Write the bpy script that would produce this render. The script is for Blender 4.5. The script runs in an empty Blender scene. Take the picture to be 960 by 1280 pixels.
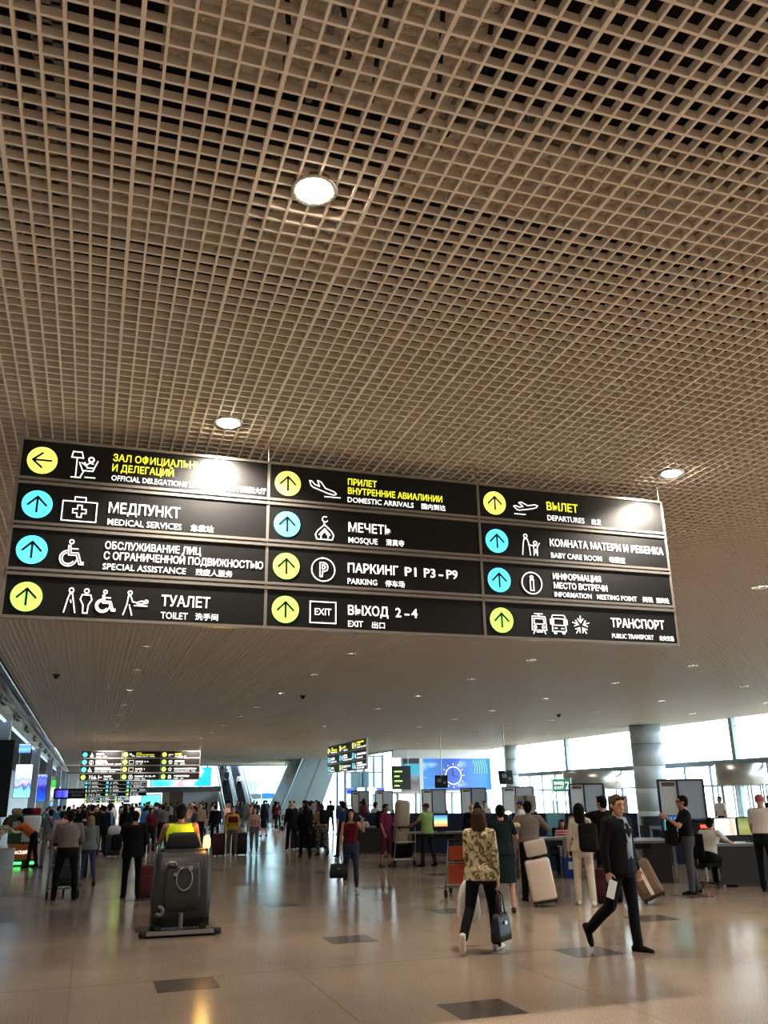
import bpy, bmesh, math, random
from mathutils import Vector, Matrix
random.seed(7)
S = bpy.context.scene
COL = S.collection
R = math.radians
# ------------------------------------------------------------------ camera
cd = bpy.data.cameras.new('camera'); cam = bpy.data.objects.new('camera', cd); COL.objects.link(cam)
yaw, pit, rol, FPX = .3215, .3202, -.0174, 1071.5
cy, sy, cp, sp, cr, sr = math.cos(yaw), math.sin(yaw), math.cos(pit), math.sin(pit), math.cos(rol), math.sin(rol)
F = Vector((sy*cp, cy*cp, sp)); R0 = Vector((cy, -sy, 0)); U0 = R0.cross(F)
RX = cr*R0 + sr*U0; UY = -sr*R0 + cr*U0
cam.matrix_world = Matrix(((RX.x, UY.x, -F.x, 0), (RX.y, UY.y, -F.y, 0), (RX.z, UY.z, -F.z, 1.8), (0, 0, 0, 1)))
cd.sensor_fit = 'VERTICAL'; cd.sensor_height = 24; cd.lens = 24*FPX/1280; cd.clip_start = .05; cd.clip_end = 1000
S.camera = cam
# ------------------------------------------------------------------ world, exposure
S.view_settings.view_transform = 'Standard'; S.view_settings.look = 'None'
S.view_settings.gamma = 1; S.view_settings.use_curve_mapping = False
S.view_settings.exposure = 0.5
S.cycles.use_denoising = True; S.cycles.max_bounces = 7; S.cycles.diffuse_bounces = 4
S.cycles.sample_clamp_indirect = 6; S.cycles.caustics_reflective = False; S.cycles.caustics_refractive = False
W = bpy.data.worlds.new('sky'); S.world = W; W.use_nodes = True
bg = W.node_tree.nodes['Background']; bg.inputs[0].default_value = (.70, .90, 1, 1); bg.inputs[1].default_value = 8.5
LAMP_W = 300
SIGN_W = 950

# ------------------------------------------------------------------ materials
def lin(c):
    return tuple(((x/255)/12.92 if x/255 <= .04045 else ((x/255+.055)/1.055)**2.4) for x in c)
MATS = {}
def mat(name, col, rough=.6, metal=0, var=.0, scale=20, bump=0, spec=None, emit=None, es=0, trans=0, coat=0, stretch=None, alpha=1):
    if name in MATS: return MATS[name]
    m = bpy.data.materials.new(name); m.use_nodes = True; n = m.node_tree; b = n.nodes['Principled BSDF']
    c = lin(col); b.inputs['Base Color'].default_value = (*c, 1)
    b.inputs['Roughness'].default_value = rough; b.inputs['Metallic'].default_value = metal
    if spec is not None: b.inputs['Specular IOR Level'].default_value = spec
    if trans: b.inputs['Transmission Weight'].default_value = trans
    if coat: b.inputs['Coat Weight'].default_value = coat; b.inputs['Coat Roughness'].default_value = .08
    if alpha < 1: b.inputs['Alpha'].default_value = alpha
    if emit is not None:
        b.inputs['Emission Color'].default_value = (*lin(emit), 1); b.inputs['Emission Strength'].default_value = es
    if var or bump:
        tc = n.nodes.new('ShaderNodeTexCoord'); nz = n.nodes.new('ShaderNodeTexNoise'); nz.inputs['Scale'].default_value = scale; nz.inputs['Detail'].default_value = 4
        mp = n.nodes.new('ShaderNodeMapping'); n.links.new(tc.outputs['Object'], mp.inputs[0]); n.links.new(mp.outputs[0], nz.inputs['Vector'])
        if stretch: mp.inputs['Scale'].default_value = stretch
        if var:
            mx = n.nodes.new('ShaderNodeMix'); mx.data_type = 'RGBA'
            mx.inputs[6].default_value = (*[x*(1-var) for x in c], 1); mx.inputs[7].default_value = (*[min(1, x*(1+var)) for x in c], 1)
            n.links.new(nz.outputs['Fac'], mx.inputs[0]); n.links.new(mx.outputs[2], b.inputs['Base Color'])
        if bump:
            bp = n.nodes.new('ShaderNodeBump'); bp.inputs['Strength'].default_value = bump; bp.inputs['Distance'].default_value = .01
            n.links.new(nz.outputs['Fac'], bp.inputs['Height']); n.links.new(bp.outputs[0], b.inputs['Normal'])
    MATS[name] = m
    return m
def ramp_mat(name, build):
    m = bpy.data.materials.new(name); m.use_nodes = True; build(m.node_tree, m.node_tree.nodes['Principled BSDF']); MATS[name] = m; return m
def nd(n, t, **kw):
    x = n.nodes.new(t)
    for k, v in kw.items(): setattr(x, k, v)
    return x
def ramp(n, fac, stops, interp='LINEAR'):
    r = nd(n, 'ShaderNodeValToRGB'); r.color_ramp.interpolation = interp
    el = r.color_ramp.elements
    while len(el) > 1: el.remove(el[-1])
    el[0].position = stops[0][0]; el[0].color = (*lin(stops[0][1]), 1)
    for p, c in stops[1:]:
        e = el.new(p); e.color = (*lin(c), 1)
    n.links.new(fac, r.inputs[0]); return r.outputs[0]

def floor_build(n, b):
    tc = nd(n, 'ShaderNodeTexCoord')
    nz = nd(n, 'ShaderNodeTexNoise'); nz.inputs['Scale'].default_value = 60; nz.inputs['Detail'].default_value = 6
    nb = nd(n, 'ShaderNodeTexNoise'); nb.inputs['Scale'].default_value = .35; nb.inputs['Detail'].default_value = 3
    n.links.new(tc.outputs['Object'], nz.inputs['Vector']); n.links.new(tc.outputs['Object'], nb.inputs['Vector'])
    c1 = ramp(n, nz.outputs['Fac'], [(.35, (154, 137, 120)), (.5, (174, 156, 138)), (.65, (190, 173, 155))])
    c2 = ramp(n, nb.outputs['Fac'], [(.35, (216, 216, 216)), (.65, (250, 246, 240))])
    mx = nd(n, 'ShaderNodeMix', data_type='RGBA', blend_type='MULTIPLY'); mx.inputs[0].default_value = 1
    n.links.new(c1, mx.inputs[6]); n.links.new(c2, mx.inputs[7]); n.links.new(mx.outputs[2], b.inputs['Base Color'])
    rr = nd(n, 'ShaderNodeMapRange'); rr.inputs[3].default_value = .12; rr.inputs[4].default_value = .23
    n.links.new(nb.outputs['Fac'], rr.inputs[0]); n.links.new(rr.outputs[0], b.inputs['Roughness'])
    n2 = nd(n, 'ShaderNodeTexNoise'); n2.inputs['Scale'].default_value = 1.6
    n.links.new(tc.outputs['Object'], n2.inputs['Vector'])
    bp = nd(n, 'ShaderNodeBump'); bp.inputs['Strength'].default_value = .05; bp.inputs['Distance'].default_value = .02
    n.links.new(n2.outputs['Fac'], bp.inputs['Height']); n.links.new(bp.outputs[0], b.inputs['Normal'])
    b.inputs['Specular IOR Level'].default_value = .5
ramp_mat('terrazzo', floor_build)
def insert_build(n, b):
    tc = nd(n, 'ShaderNodeTexCoord'); nz = nd(n, 'ShaderNodeTexNoise'); nz.inputs['Scale'].default_value = 70
    n.links.new(tc.outputs['Object'], nz.inputs['Vector'])
    n.links.new(ramp(n, nz.outputs['Fac'], [(.3, (74, 67, 61)), (.7, (108, 98, 90))]), b.inputs['Base Color']); b.inputs['Roughness'].default_value = .2
ramp_mat('dark_terrazzo', insert_build)
def floral(n, b):
    tc = nd(n, 'ShaderNodeTexCoord'); nz = nd(n, 'ShaderNodeTexNoise'); nz.inputs['Scale'].default_value = 13; nz.inputs['Detail'].default_value = 3; nz.inputs['Distortion'].default_value = 1.2
    n.links.new(tc.outputs['Object'], nz.inputs['Vector'])
    n.links.new(ramp(n, nz.outputs['Fac'], [(.0, (58, 50, 42)), (.40, (96, 82, 60)), (.455, (150, 132, 96)), (.50, (203, 190, 148)), (.62, (216, 204, 166)), (.68, (140, 100, 74))]), b.inputs['Base Color'])
    b.inputs['Roughness'].default_value = .8
ramp_mat('floral_cloth', floral)
def camo(n, b):
    tc = nd(n, 'ShaderNodeTexCoord'); nz = nd(n, 'ShaderNodeTexNoise'); nz.inputs['Scale'].default_value = 12; nz.inputs['Detail'].default_value = 2
    n.links.new(tc.outputs['Object'], nz.inputs['Vector'])
    n.links.new(ramp(n, nz.outputs['Fac'], [(.0, (30, 32, 28)), (.45, (84, 84, 70)), (.53, (150, 146, 128)), (.6, (52, 56, 44))], 'CONSTANT'), b.inputs['Base Color'])
    b.inputs['Roughness'].default_value = .85
ramp_mat('camouflage_cloth', camo)
def stripes(n, b):
    tc = nd(n, 'ShaderNodeTexCoord'); wv = nd(n, 'ShaderNodeTexWave', bands_direction='Z'); wv.inputs['Scale'].default_value = 5.5
    n.links.new(tc.outputs['Object'], wv.inputs['Vector'])
    n.links.new(ramp(n, wv.outputs['Fac'], [(0, (176, 30, 44)), (.7, (232, 214, 210))], 'CONSTANT'), b.inputs['Base Color'])
ramp_mat('red_striped_cloth', stripes)
def foil(n, b):
    tc = nd(n, 'ShaderNodeTexCoord'); nz = nd(n, 'ShaderNodeTexNoise'); nz.inputs['Scale'].default_value = 14; nz.inputs['Detail'].default_value = 5
    n.links.new(tc.outputs['Object'], nz.inputs['Vector'])
    bp = nd(n, 'ShaderNodeBump'); bp.inputs['Strength'].default_value = .9; bp.inputs['Distance'].default_value = .05
    n.links.new(nz.outputs['Fac'], bp.inputs['Height']); n.links.new(bp.outputs[0], b.inputs['Normal'])
    b.inputs['Base Color'].default_value = (.62, .55, .46, 1); b.inputs['Metallic'].default_value = .6; b.inputs['Roughness'].default_value = .38
ramp_mat('duct_foil', foil)
def billboard(n, b):
    # printed sky: blue gradient with white cloud patches (a flat printed picture)
    tc = nd(n, 'ShaderNodeTexCoord'); sx = nd(n, 'ShaderNodeSeparateXYZ'); n.links.new(tc.outputs['Generated'], sx.inputs[0])
    nz = nd(n, 'ShaderNodeTexNoise'); nz.inputs['Scale'].default_value = 3.2; nz.inputs['Detail'].default_value = 5; n.links.new(tc.outputs['Generated'], nz.inputs['Vector'])
    base = ramp(n, sx.outputs[0], [(0, (50, 120, 175)), (.25, (44, 108, 170)), (.5, (14, 50, 130)), (.6, (6, 52, 150)), (1, (4, 84, 180))])
    cl = ramp(n, nz.outputs['Fac'], [(.54, (0, 0, 0)), (.66, (160, 170, 180))])
    mk = ramp(n, sx.outputs[0], [(0, (255, 255, 255)), (.28, (230, 230, 230)), (.4, (0, 0, 0)), (.56, (0, 0, 0)), (.64, (180, 180, 180)), (.74, (0, 0, 0))])
    mm = nd(n, 'ShaderNodeMix', data_type='RGBA', blend_type='MULTIPLY'); mm.inputs[0].default_value = 1
    n.links.new(cl, mm.inputs[6]); n.links.new(mk, mm.inputs[7])
    ad = nd(n, 'ShaderNodeMix', data_type='RGBA', blend_type='SCREEN'); ad.inputs[0].default_value = 1
    n.links.new(base, ad.inputs[6]); n.links.new(mm.outputs[2], ad.inputs[7])
    n.links.new(ad.outputs[2], b.inputs['Base Color']); n.links.new(ad.outputs[2], b.inputs['Emission Color']); b.inputs['Emission Strength'].default_value = .4
ramp_mat('sky_billboard', billboard)
def poster(name, stops, axis=2, st=1.6, scale=0):
    def f(n, b):
        tc = nd(n, 'ShaderNodeTexCoord'); sx = nd(n, 'ShaderNodeSeparateXYZ'); n.links.new(tc.outputs['Generated'], sx.inputs[0])
        o = sx.outputs[axis]
        if scale:
            nz = nd(n, 'ShaderNodeTexNoise'); nz.inputs['Scale'].default_value = scale; n.links.new(tc.outputs['Generated'], nz.inputs['Vector'])
            ma = nd(n, 'ShaderNodeMath', operation='MULTIPLY_ADD'); n.links.new(nz.outputs['Fac'], ma.inputs[0]); ma.inputs[1].default_value = .5; 
            mb = nd(n, 'ShaderNodeMath', operation='SUBTRACT'); n.links.new(o, mb.inputs[0]); mb.inputs[1].default_value = .25
            n.links.new(mb.outputs[0], ma.inputs[2]); o = ma.outputs[0]
        c = ramp(n, o, stops); b.inputs['Base Color'].default_value = (.02, .02, .02, 1); n.links.new(c, b.inputs['Emission Color']); b.inputs['Emission Strength'].default_value = st
    return ramp_mat(name, f)

M = dict(
 slat=mat('beige_lacquered_metal', (236, 224, 208), .5),
 plenum=mat('plenum_black', (14, 12, 11), .95),
 black=mat('black_plastic', (16, 16, 17), .58, bump=.1, scale=60), board=mat('black_sign_board', (11, 11, 11), .45, spec=.4),
 steel=mat('brushed_steel', (176, 172, 166), .32, .85, var=.12, scale=8, stretch=(1, 1, 12)), rail=mat('satin_aluminium', (178, 172, 164), .3, .7, var=.06, scale=15),
 chrome=mat('polished_chrome', (210, 210, 210), .12, 1, var=.02), white=mat('white_paint', (226, 228, 228), .5, var=.03), offwhite=mat('offwhite_wall', (206, 208, 204), .6, var=.04, scale=3),
 cream=mat('beige_cladding', (184, 168, 144), .6, var=.06, scale=4), brown=mat('brown_cladding', (104, 88, 66), .6, var=.1, scale=5),
 grey=mat('grey_laminate', (96, 97, 100), .5, var=.05), dgrey=mat('dark_grey_laminate', (46, 47, 51), .5, var=.08), lgrey=mat('light_grey_metal', (140, 142, 142), .4, .3, var=.05),
 navy=mat('navy_laminate', (22, 36, 70), .5, var=.08), blueplastic=mat('blue_plastic', (24, 60, 160), .45, var=.05),
 glass=mat('window_glass', (225, 245, 248), .04, alpha=.16, var=.01), cyanglass=mat('cyan_glass', (150, 214, 226), .1, alpha=.45, var=.03, scale=2),
 frame=mat('grey_window_frame', (150, 164, 172), .5, .1, var=.05), column=mat('column_cladding', (176, 184, 190), .42, .05, var=.05, scale=3),
 pillar=mat('pale_blue_pillar', (190, 202, 214), .5, .2, var=.06, scale=3), rubber=mat('black_rubber', (16, 16, 16), .8, var=.1),
 white_lit=mat('lit_lettering', (255, 255, 255), .5, emit=(255, 255, 250), es=1.0), yellow_lit=mat('lit_yellow_lettering', (240, 236, 60), .5, emit=(240, 236, 48), es=.95),
 disc_y=mat('lit_yellow_disc', (246, 250, 110), .4, emit=(244, 250, 96), es=1.1), disc_c=mat('lit_cyan_disc', (90, 226, 250), .4, emit=(84, 222, 250), es=1.1), disc_g=mat('lit_green_disc', (170, 244, 90), .4, emit=(176, 244, 96), es=1.1),
 lamp=mat('lamp_glow', (255, 250, 240), .3, emit=(255, 238, 214), es=90), lampdim=mat('lamp_glow_dim', (255, 250, 240), .3, emit=(255, 240, 220), es=9),
 reflector=mat('lamp_reflector', (214, 206, 196), .2, .8, bump=.3, scale=80),
 ledblue=mat('blue_led_strip', (200, 220, 255), .4, emit=(190, 214, 255), es=1.0), amber=mat('amber_beacon', (255, 190, 70), .3, emit=(255, 176, 60), es=9),
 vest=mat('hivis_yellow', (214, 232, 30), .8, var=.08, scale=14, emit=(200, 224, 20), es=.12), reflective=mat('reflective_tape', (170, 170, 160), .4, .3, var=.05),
 machine=mat('charcoal_moulded_plastic', (38, 38, 39), .5, var=.12, scale=6, bump=.06), orange=mat('orange_panel', (226, 110, 40), .5, var=.05), greenp=mat('green_panel', (74, 104, 58), .6, var=.1, scale=9),
 greenlit=mat('green_led', (80, 255, 120), .4, emit=(70, 255, 110), es=2.2), greensign=mat('green_exit_board', (0, 104, 64), .5, emit=(0, 110, 66), es=.5),
 tanboard=mat('tan_fibreboard', (176, 160, 150), .7, var=.05, scale=6), redlit=mat('red_led_strip', (255, 80, 50), .4, emit=(255, 70, 44), es=2.2),
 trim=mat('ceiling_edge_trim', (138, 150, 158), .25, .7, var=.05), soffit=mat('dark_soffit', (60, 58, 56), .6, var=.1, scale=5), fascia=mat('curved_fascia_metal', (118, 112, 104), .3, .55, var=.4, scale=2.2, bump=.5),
)
for nm, c in dict(black_cloth=(20, 20, 23), navy_cloth=(24, 28, 44), dark_suit=(17, 18, 24), grey_shirt=(118, 110, 110), warm_grey_shirt=(138, 122, 114), dark_trousers=(26, 26, 30), jeans=(48, 60, 82), light_jeans=(110, 122, 138),
                  khaki=(110, 104, 92), orange_cloth=(206, 92, 44), grey_knit=(112, 114, 112), polo_grey=(92, 92, 98), magenta_cloth=(120, 34, 66), maroon_cloth=(96, 34, 50), lime_cloth=(150, 176, 96), brown_trousers=(52, 44, 40),
                  burgundy_cloth=(98, 22, 34), blue_shirt=(32, 50, 88), green_dress=(20, 44, 44), white_cloth=(216, 210, 200), cream_cloth=(208, 196, 176), yellow_cloth=(204, 176, 58), pink_cloth=(206, 160, 150), red_cloth=(150, 36, 44),
                  tan_cloth=(176, 146, 112), sky_cloth=(70, 130, 190), teal_cloth=(60, 90, 98), white_shoes=(225, 220, 212), black_shoes=(16, 15, 15), brown_shoes=(80, 58, 40), hair_dark=(26, 20, 18), hair_brown=(66, 44, 30), hair_black=(14, 12, 12),
                  hair_blond=(140, 112, 72), skin=(196, 146, 118), skin_tan=(168, 116, 88), skin_dark=(120, 82, 62), lips=(150, 72, 66), eyedark=(24, 18, 16), pinkcap=(172, 92, 96), grey_cloth=(70, 72, 76), shirt_blue=(150, 164, 182)).items():
    M[nm] = mat(nm, tuple(v*.72 if max(c) < 60 else v for v in c), .85 if 'skin' not in nm else .55, spec=.18 if 'skin' not in nm else .4, var=.12, scale=16, bump=.25 if 'cloth' in nm or 'shirt' in nm or 'trousers' in nm or 'suit' in nm else .05)

# ------------------------------------------------------------------ mesh helpers
class MB:
    def __init__(s): s.v = []; s.f = []
    def add(s, vs, fs):
        o = len(s.v); s.v += [tuple(v) for v in vs]; s.f += [tuple(i+o for i in f) for f in fs]; return s
    def box(s, x0, x1, y0, y1, z0, z1):
        return s.add([(x0,y0,z0),(x1,y0,z0),(x1,y1,z0),(x0,y1,z0),(x0,y0,z1),(x1,y0,z1),(x1,y1,z1),(x0,y1,z1)],
                     [(0,3,2,1),(4,5,6,7),(0,1,5,4),(1,2,6,5),(2,3,7,6),(3,0,4,7)])
    def cbox(s, c, d, m=None):
        b = MB().box(-d[0]/2, d[0]/2, -d[1]/2, d[1]/2, -d[2]/2, d[2]/2)
        T = Matrix.Translation(c) @ (m.to_4x4() if m is not None else Matrix())
        return s.add([T @ Vector(v) for v in b.v], b.f)
    def prism(s, pts, d):            # pts: polygon 3-D (convex or simple), d: extrusion vector
        n = len(pts); p = [Vector(q) for q in pts]; q = [a + Vector(d) for a in p]
        return s.add(p+q, [tuple(range(n-1, -1, -1)), tuple(range(n, 2*n))] + [(i, (i+1) % n, n+(i+1) % n, n+i) for i in range(n)])
    def rings(s, rings, cap=True):
        n = len(rings[0]); vs = [v for r in rings for v in r]; fs = []
        for k in range(len(rings)-1):
            for i in range(n):
                j = (i+1) % n; fs.append((k*n+i, k*n+j, (k+1)*n+j, (k+1)*n+i))
        if cap: fs += [tuple(range(n-1, -1, -1)), tuple((len(rings)-1)*n+i for i in range(n))]
        return s.add(vs, fs)
    def tube(s, pts, r, n=8, cap=True, closed=False):
        pts = [Vector(p) for p in pts]; rr = r if isinstance(r, (list, tuple)) else [r]*len(pts); rg = []
        up = None
        for i, p in enumerate(pts):
            a = pts[max(i-1, 0)] if not closed else pts[i-1]; b = pts[min(i+1, len(pts)-1)] if not closed else pts[(i+1) % len(pts)]
            t = (b-a).normalized()
            if up is None or abs(up.dot(t)) > .95: up = Vector((0, 0, 1)) if abs(t.z) < .9 else Vector((1, 0, 0))
            x = up.cross(t).normalized(); y = t.cross(x); up = y
            rg.append([p + rr[i]*(math.cos(2*math.pi*k/n)*x + math.sin(2*math.pi*k/n)*y) for k in range(n)])
        if closed: rg.append(rg[0])
        return s.rings(rg, cap and not closed)
    def cyl(s, p0, p1, r, n=12): return s.tube([p0, p1], r, n)
    def lathe(s, prof, c=(0, 0, 0), n=20, cap=False):
        rg = [[(c[0]+r*math.cos(2*math.pi*k/n), c[1]+r*math.sin(2*math.pi*k/n), c[2]+z) for k in range(n)] for r, z in prof]
        return s.rings(rg, cap)
    def ball(s, c, r, n=12, m=8, mat=None):
        rx, ry, rz = (r, r, r) if not isinstance(r, (tuple, list)) else r; rg = []
        for j in range(m+1):
            ph = -math.pi/2*.98 + math.pi*.98*j/m; q = []
            for k in range(n):
                v = Vector((rx*math.cos(ph)*math.cos(2*math.pi*k/n), ry*math.cos(ph)*math.sin(2*math.pi*k/n), rz*math.sin(ph)))
                if mat is not None: v = mat @ v
                q.append(v + Vector(c))
            rg.append(q)
        return s.rings(rg)
    def capsule(s, a, b, ra, rb, n=10):
        a, b = Vector(a), Vector(b); t = (b-a); L = t.length; t = t/max(L, 1e-6); pr = []
        for k in range(4): an = R(-85+85*k/3); pr.append((a + t*ra*math.sin(an), ra*math.cos(an)))
        for k in range(4): an = R(85*k/3); pr.append((b + t*rb*math.sin(an), rb*math.cos(an)))
        return s.tube([p for p, _ in pr], [r for _, r in pr], n)
    def mesh(s, name):
        me = bpy.data.meshes.new(name); me.from_pydata(s.v, [], s.f); me.update(); return me
    def build(s, name, m=None, parent=None, smooth=False, loc=None, rotz=0):
        me = s.mesh(name); o = bpy.data.objects.new(name, me); COL.objects.link(o)
        if m is not None: me.materials.append(M[m] if isinstance(m, str) else m)
        if smooth: me.polygons.foreach_set('use_smooth', [True]*len(me.polygons))
        if parent is not None: o.parent = parent
        if loc is not None: o.location = loc; o.rotation_euler[2] = rotz
        return o
def tag(o, label=None, cat=None, group=None, kind=None):
    if label: o['label'] = label
    if cat: o['category'] = cat
    if group: o['group'] = group
    if kind: o['kind'] = kind
    return o
def empty(name, loc=(0, 0, 0), rotz=0, rot=None):
    o = bpy.data.objects.new(name, None); COL.objects.link(o); o.location = loc; o.rotation_euler = rot if rot else (0, 0, rotz); o.empty_display_size = .1; return o
KIDS = {}
def kids(o): return [c for c in bpy.data.objects if c.parent == o]
def copy_tree(o, parent=None):
    c = o.copy(); COL.objects.link(c)
    if parent is not None: c.parent = parent
    for ch in (KIDS.get(o.name) or kids(o)): copy_tree(ch, c)
    return c
def rbox(name, c, d, r, m, parent, seg=2, rotm=None, smooth=True):
    bm = bmesh.new(); bmesh.ops.create_cube(bm, size=1); bmesh.ops.scale(bm, vec=d, verts=bm.verts)
    bmesh.ops.bevel(bm, geom=bm.edges[:], offset=r, segments=seg, affect='EDGES', profile=.5)
    if rotm is not None: bmesh.ops.transform(bm, matrix=rotm.to_4x4(), verts=bm.verts)
    bmesh.ops.translate(bm, vec=c, verts=bm.verts)
    me = bpy.data.meshes.new(name); bm.to_mesh(me); bm.free(); me.materials.append(M[m] if isinstance(m, str) else m)
    if smooth: me.polygons.foreach_set('use_smooth', [True]*len(me.polygons))
    o = bpy.data.objects.new(name, me); COL.objects.link(o)
    if parent is not None: o.parent = parent
    return o
def struct(o): o['kind'] = 'structure'; return o

# ================================================================== SETTING
HC = 4.78                                   # grid ceiling height
XL, XR, Y0, YF = -2.07, 26.3, -4.0, 57.0
YE = 83.0; XB = 19.3
floor = struct(MB().box(-8, 40, -8, 125, -.3, 0).build('floor', 'terrazzo' if 0 else MATS['terrazzo']))
slab = struct(MB().box(-8, XR+.3, -8, 57.3, 6.3, 6.6).box(-8, XB, 57.3, YE, 6.3, 6.6).box(XB, 28, 57.3, 78, 7.2, 7.5).build('ceiling', 'plenum'))
# grid slats: 10 cm cells; the nearest ones are parts, the rest one joined part
zs0, zs1, tw = HC, HC+.045, .0068
xs = [XL + .02 + .1*k for k in range(int((XR-XL)/.1))]
ys = [Y0 + .1*k for k in range(int((YE-Y0)/.1))]
proto_l = MB().box(-tw, tw, Y0, YE, zs0, zs1).mesh('slat'); proto_l.materials.append(M['slat'])
proto_lw = MB().box(-tw*1.45, tw*1.45, Y0, YE, zs0-.001, zs1).mesh('slat'); proto_lw.materials.append(M['slat'])
proto_ls = MB().box(-tw, tw, Y0, YF, zs0, zs1).mesh('slat'); proto_ls.materials.append(M['slat'])
proto_c = MB().box(XL, XR, -tw, tw, zs0+.0012, zs1+.001).mesh('slat'); proto_c.materials.append(M['slat'])
far = MB()
for k, x in enumerate(xs):
    if x < 13 and k < 150:
        o = bpy.data.objects.new('slat', proto_lw if k % 6 == 2 else proto_l); COL.objects.link(o); o.location.x = x; o.parent = slab
    else: far.box(x-tw, x+tw, Y0, YE if x < XB else YF, zs0, zs1)
nc = 0
for k, y in enumerate(ys):
    if 2.2 < y and nc < 150:
        o = bpy.data.objects.new('slat', proto_c); COL.objects.link(o); o.location.y = y; o.parent = slab; nc += 1
    else: far.box(XL, XR if y < YF else XB, y-tw, y+tw, zs0+.0012, zs1+.001)
tag(far.build('distant_slats', 'slat', slab), kind='stuff')
# ceiling edge at the left: rounded trim, sloped metal fascia with pipes, led line, dark soffit
e = MB().tube([(XL-.10, Y0, 4.72), (XL-.10, 95, 4.72)], .1, 12); struct(e.build('trim_1', 'trim', smooth=True))
fs = MB()
prof = [(XL-.12, 4.66), (XL-.3, 4.62), (XL-.42, 4.52), (XL-.5, 4.38), (XL-.53, 4.22), (XL-.62, 4.2), (XL-.62, 4.9), (XL-.1, 4.9)]
fs.prism([(x, Y0, z) for x, z in prof], (0, 99, 0)); struct(fs.build('trim_2', 'fascia'))
struct(MB().box(XL-.60, XL-.52, Y0, 95, 4.15, 4.2).build('trim_3', 'ledblue'))
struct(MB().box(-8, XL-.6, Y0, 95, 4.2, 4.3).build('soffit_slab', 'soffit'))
rn = random.Random(3)
for k in range(9):
    y = 20 + k*5.3
    g = tag(empty('pipe_run', (XL-.36, y, 4.5)), None, 'pipe', 'pipes and valves along the metal fascia'); g['label'] = 'bent service pipe along the sloping metal fascia at the left, %s from the camera' % ['first', 'second', 'third', 'fourth', 'fifth', 'sixth', 'seventh', 'eighth', 'ninth'][k]
    MB().tube([(0, 0, .05), (-.04, .3, -.04), (.03, .9, -.07), (0, 2.2, .02), (.05, 3.4, .02)], .035, 8).build('pipe', 'lgrey', g, True)
    MB().cbox((-.02, 1.1, -.06), (.12, .45, .12)).build('valve_box', 'grey', g)
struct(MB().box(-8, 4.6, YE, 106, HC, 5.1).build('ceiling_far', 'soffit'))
# walls
struct(MB().box(-8.2, -8, -8, 125, -.3, 6.6).build('wall_left', 'offwhite'))
struct(MB().box(-8, 26.6, -8.2, -8, -.3, 6.6).build('wall_back', 'offwhite'))
struct(MB().box(-6, -5.8, -8, 100, 0, 4.2).build('wall_left_side', 'pillar'))
struct(MB().box(XR, XR+.3, -8, 57.3, HC+.02, 6.6).build('wall_right_top', 'offwhite'))
struct(MB().box(XB, XR, 57.0, 57.3, 4.25, 6.6).build('bulkhead_fascia', 'white'))
struct(MB().box(XB, XB+.25, 57, YE, HC-.08, 6.6).build('bulkhead_side', 'white'))
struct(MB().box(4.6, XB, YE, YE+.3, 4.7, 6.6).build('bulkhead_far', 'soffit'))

def mullion_h(x0, x1, y, z, t=.05, d=.08): return MB().box(x0, x1, y-d/2, y+d/2, z-t/2, z+t/2)
# glazed right wall: each bay a window with frame, transom, panes
wy = [-2.4, 4.3, 11.0, 17.7, 24.5, 31.65, 38.9, 45.95, 52.5]
wn = 0
for a, b2 in zip(wy[:-1], wy[1:]):
    wn += 1
    w = struct(empty('window_%d' % wn, (XR, a, 0)))
    L = b2-a
    MB().box(-.12, .12, -.11, .11, 0, HC).build('mullion', 'frame', w)
    MB().box(-.25, .1, .1, L-.1, 2.84, 3.06).build('transom', 'frame', w)
    m2 = MB()
    for t in (L/2,): m2.box(-.015, .015, t-.015, t+.015, 3.06, HC)
    m2.box(-.015, .015, .1, L-.1, 4.43, 4.455)
    m2.build('glazing_bar', 'frame', w)
    d2 = MB()
    for t in (L*.25, L*.5, L*.75): d2.box(-.04, .04, t-.05, t+.05, 0, 2.84)
    d2.box(-.05, .05, .1, L-.1, 1.96, 2.04).box(-.05, .05, .1, L-.1, 0, .12)
    d2.build('door_frame', 'frame', w)
    MB().box(-.006, .006, .1, L-.1, 3.06, HC).build('pane', 'glass', w)
    MB().box(-.006, .006, .1, L-.1, .12, 2.84).build('pane', 'glass', w)
# big round columns near the glazing
def column(x, y, r, lab):
    c = struct(empty('column', (x, y, 0)))
    for k in range(5):
        z0 = k*.98; z1 = min(HC, z0+.965)
        MB().lathe([(r, z0), (r, z1)], n=28, cap=True).build('cladding_panel', 'column', c, True)
    MB().lathe([(r-.02, 0), (r-.02, HC)], n=24).build('core', 'dgrey', c)
column(24.6, 35.6, .72, ''); column(25.4, 51.5, .42, ''); column(24.7, 19.0, .72, '')
# exterior ground and vehicles strip beyond the glass
struct(MB().box(26.6, 120, -60, 200, -.25, -.05).build('pavement', 'offwhite'))
struct(MB().box(-8, 26.6, 125, 260, -.3, -.05).build('road', 'offwhite'))

# dark floor inserts in a staggered lattice, thin joint lines
ins = MB().box(-.31, .31, -.3, .3, .0005, .003).mesh('tile'); ins.materials.append(MATS['dark_terrazzo'])
cnt = 0
for a in range(-1, 9):
    for b in range(-1, 24):
        if (a+b) % 2 == 0 and 10.15+b*2.13 > 6:
            o = bpy.data.objects.new('tile', ins); COL.objects.link(o); o.location = (1.11+2.35*a, 10.15+2.13*b-.12, 0); o.parent = floor
jl = MB()
for a in range(-1, 12): jl.box(-.02+2.35*a-.002, -.02+2.35*a+.002, 4, 90, 0, .0008)
for b in range(0, 20): jl.box(-6, 26, 6.1+4.26*b-.002, 6.1+4.26*b+.002, 0, .0008)
tag(jl.build('floor_joint', 'dgrey', floor), kind='stuff')

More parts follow.
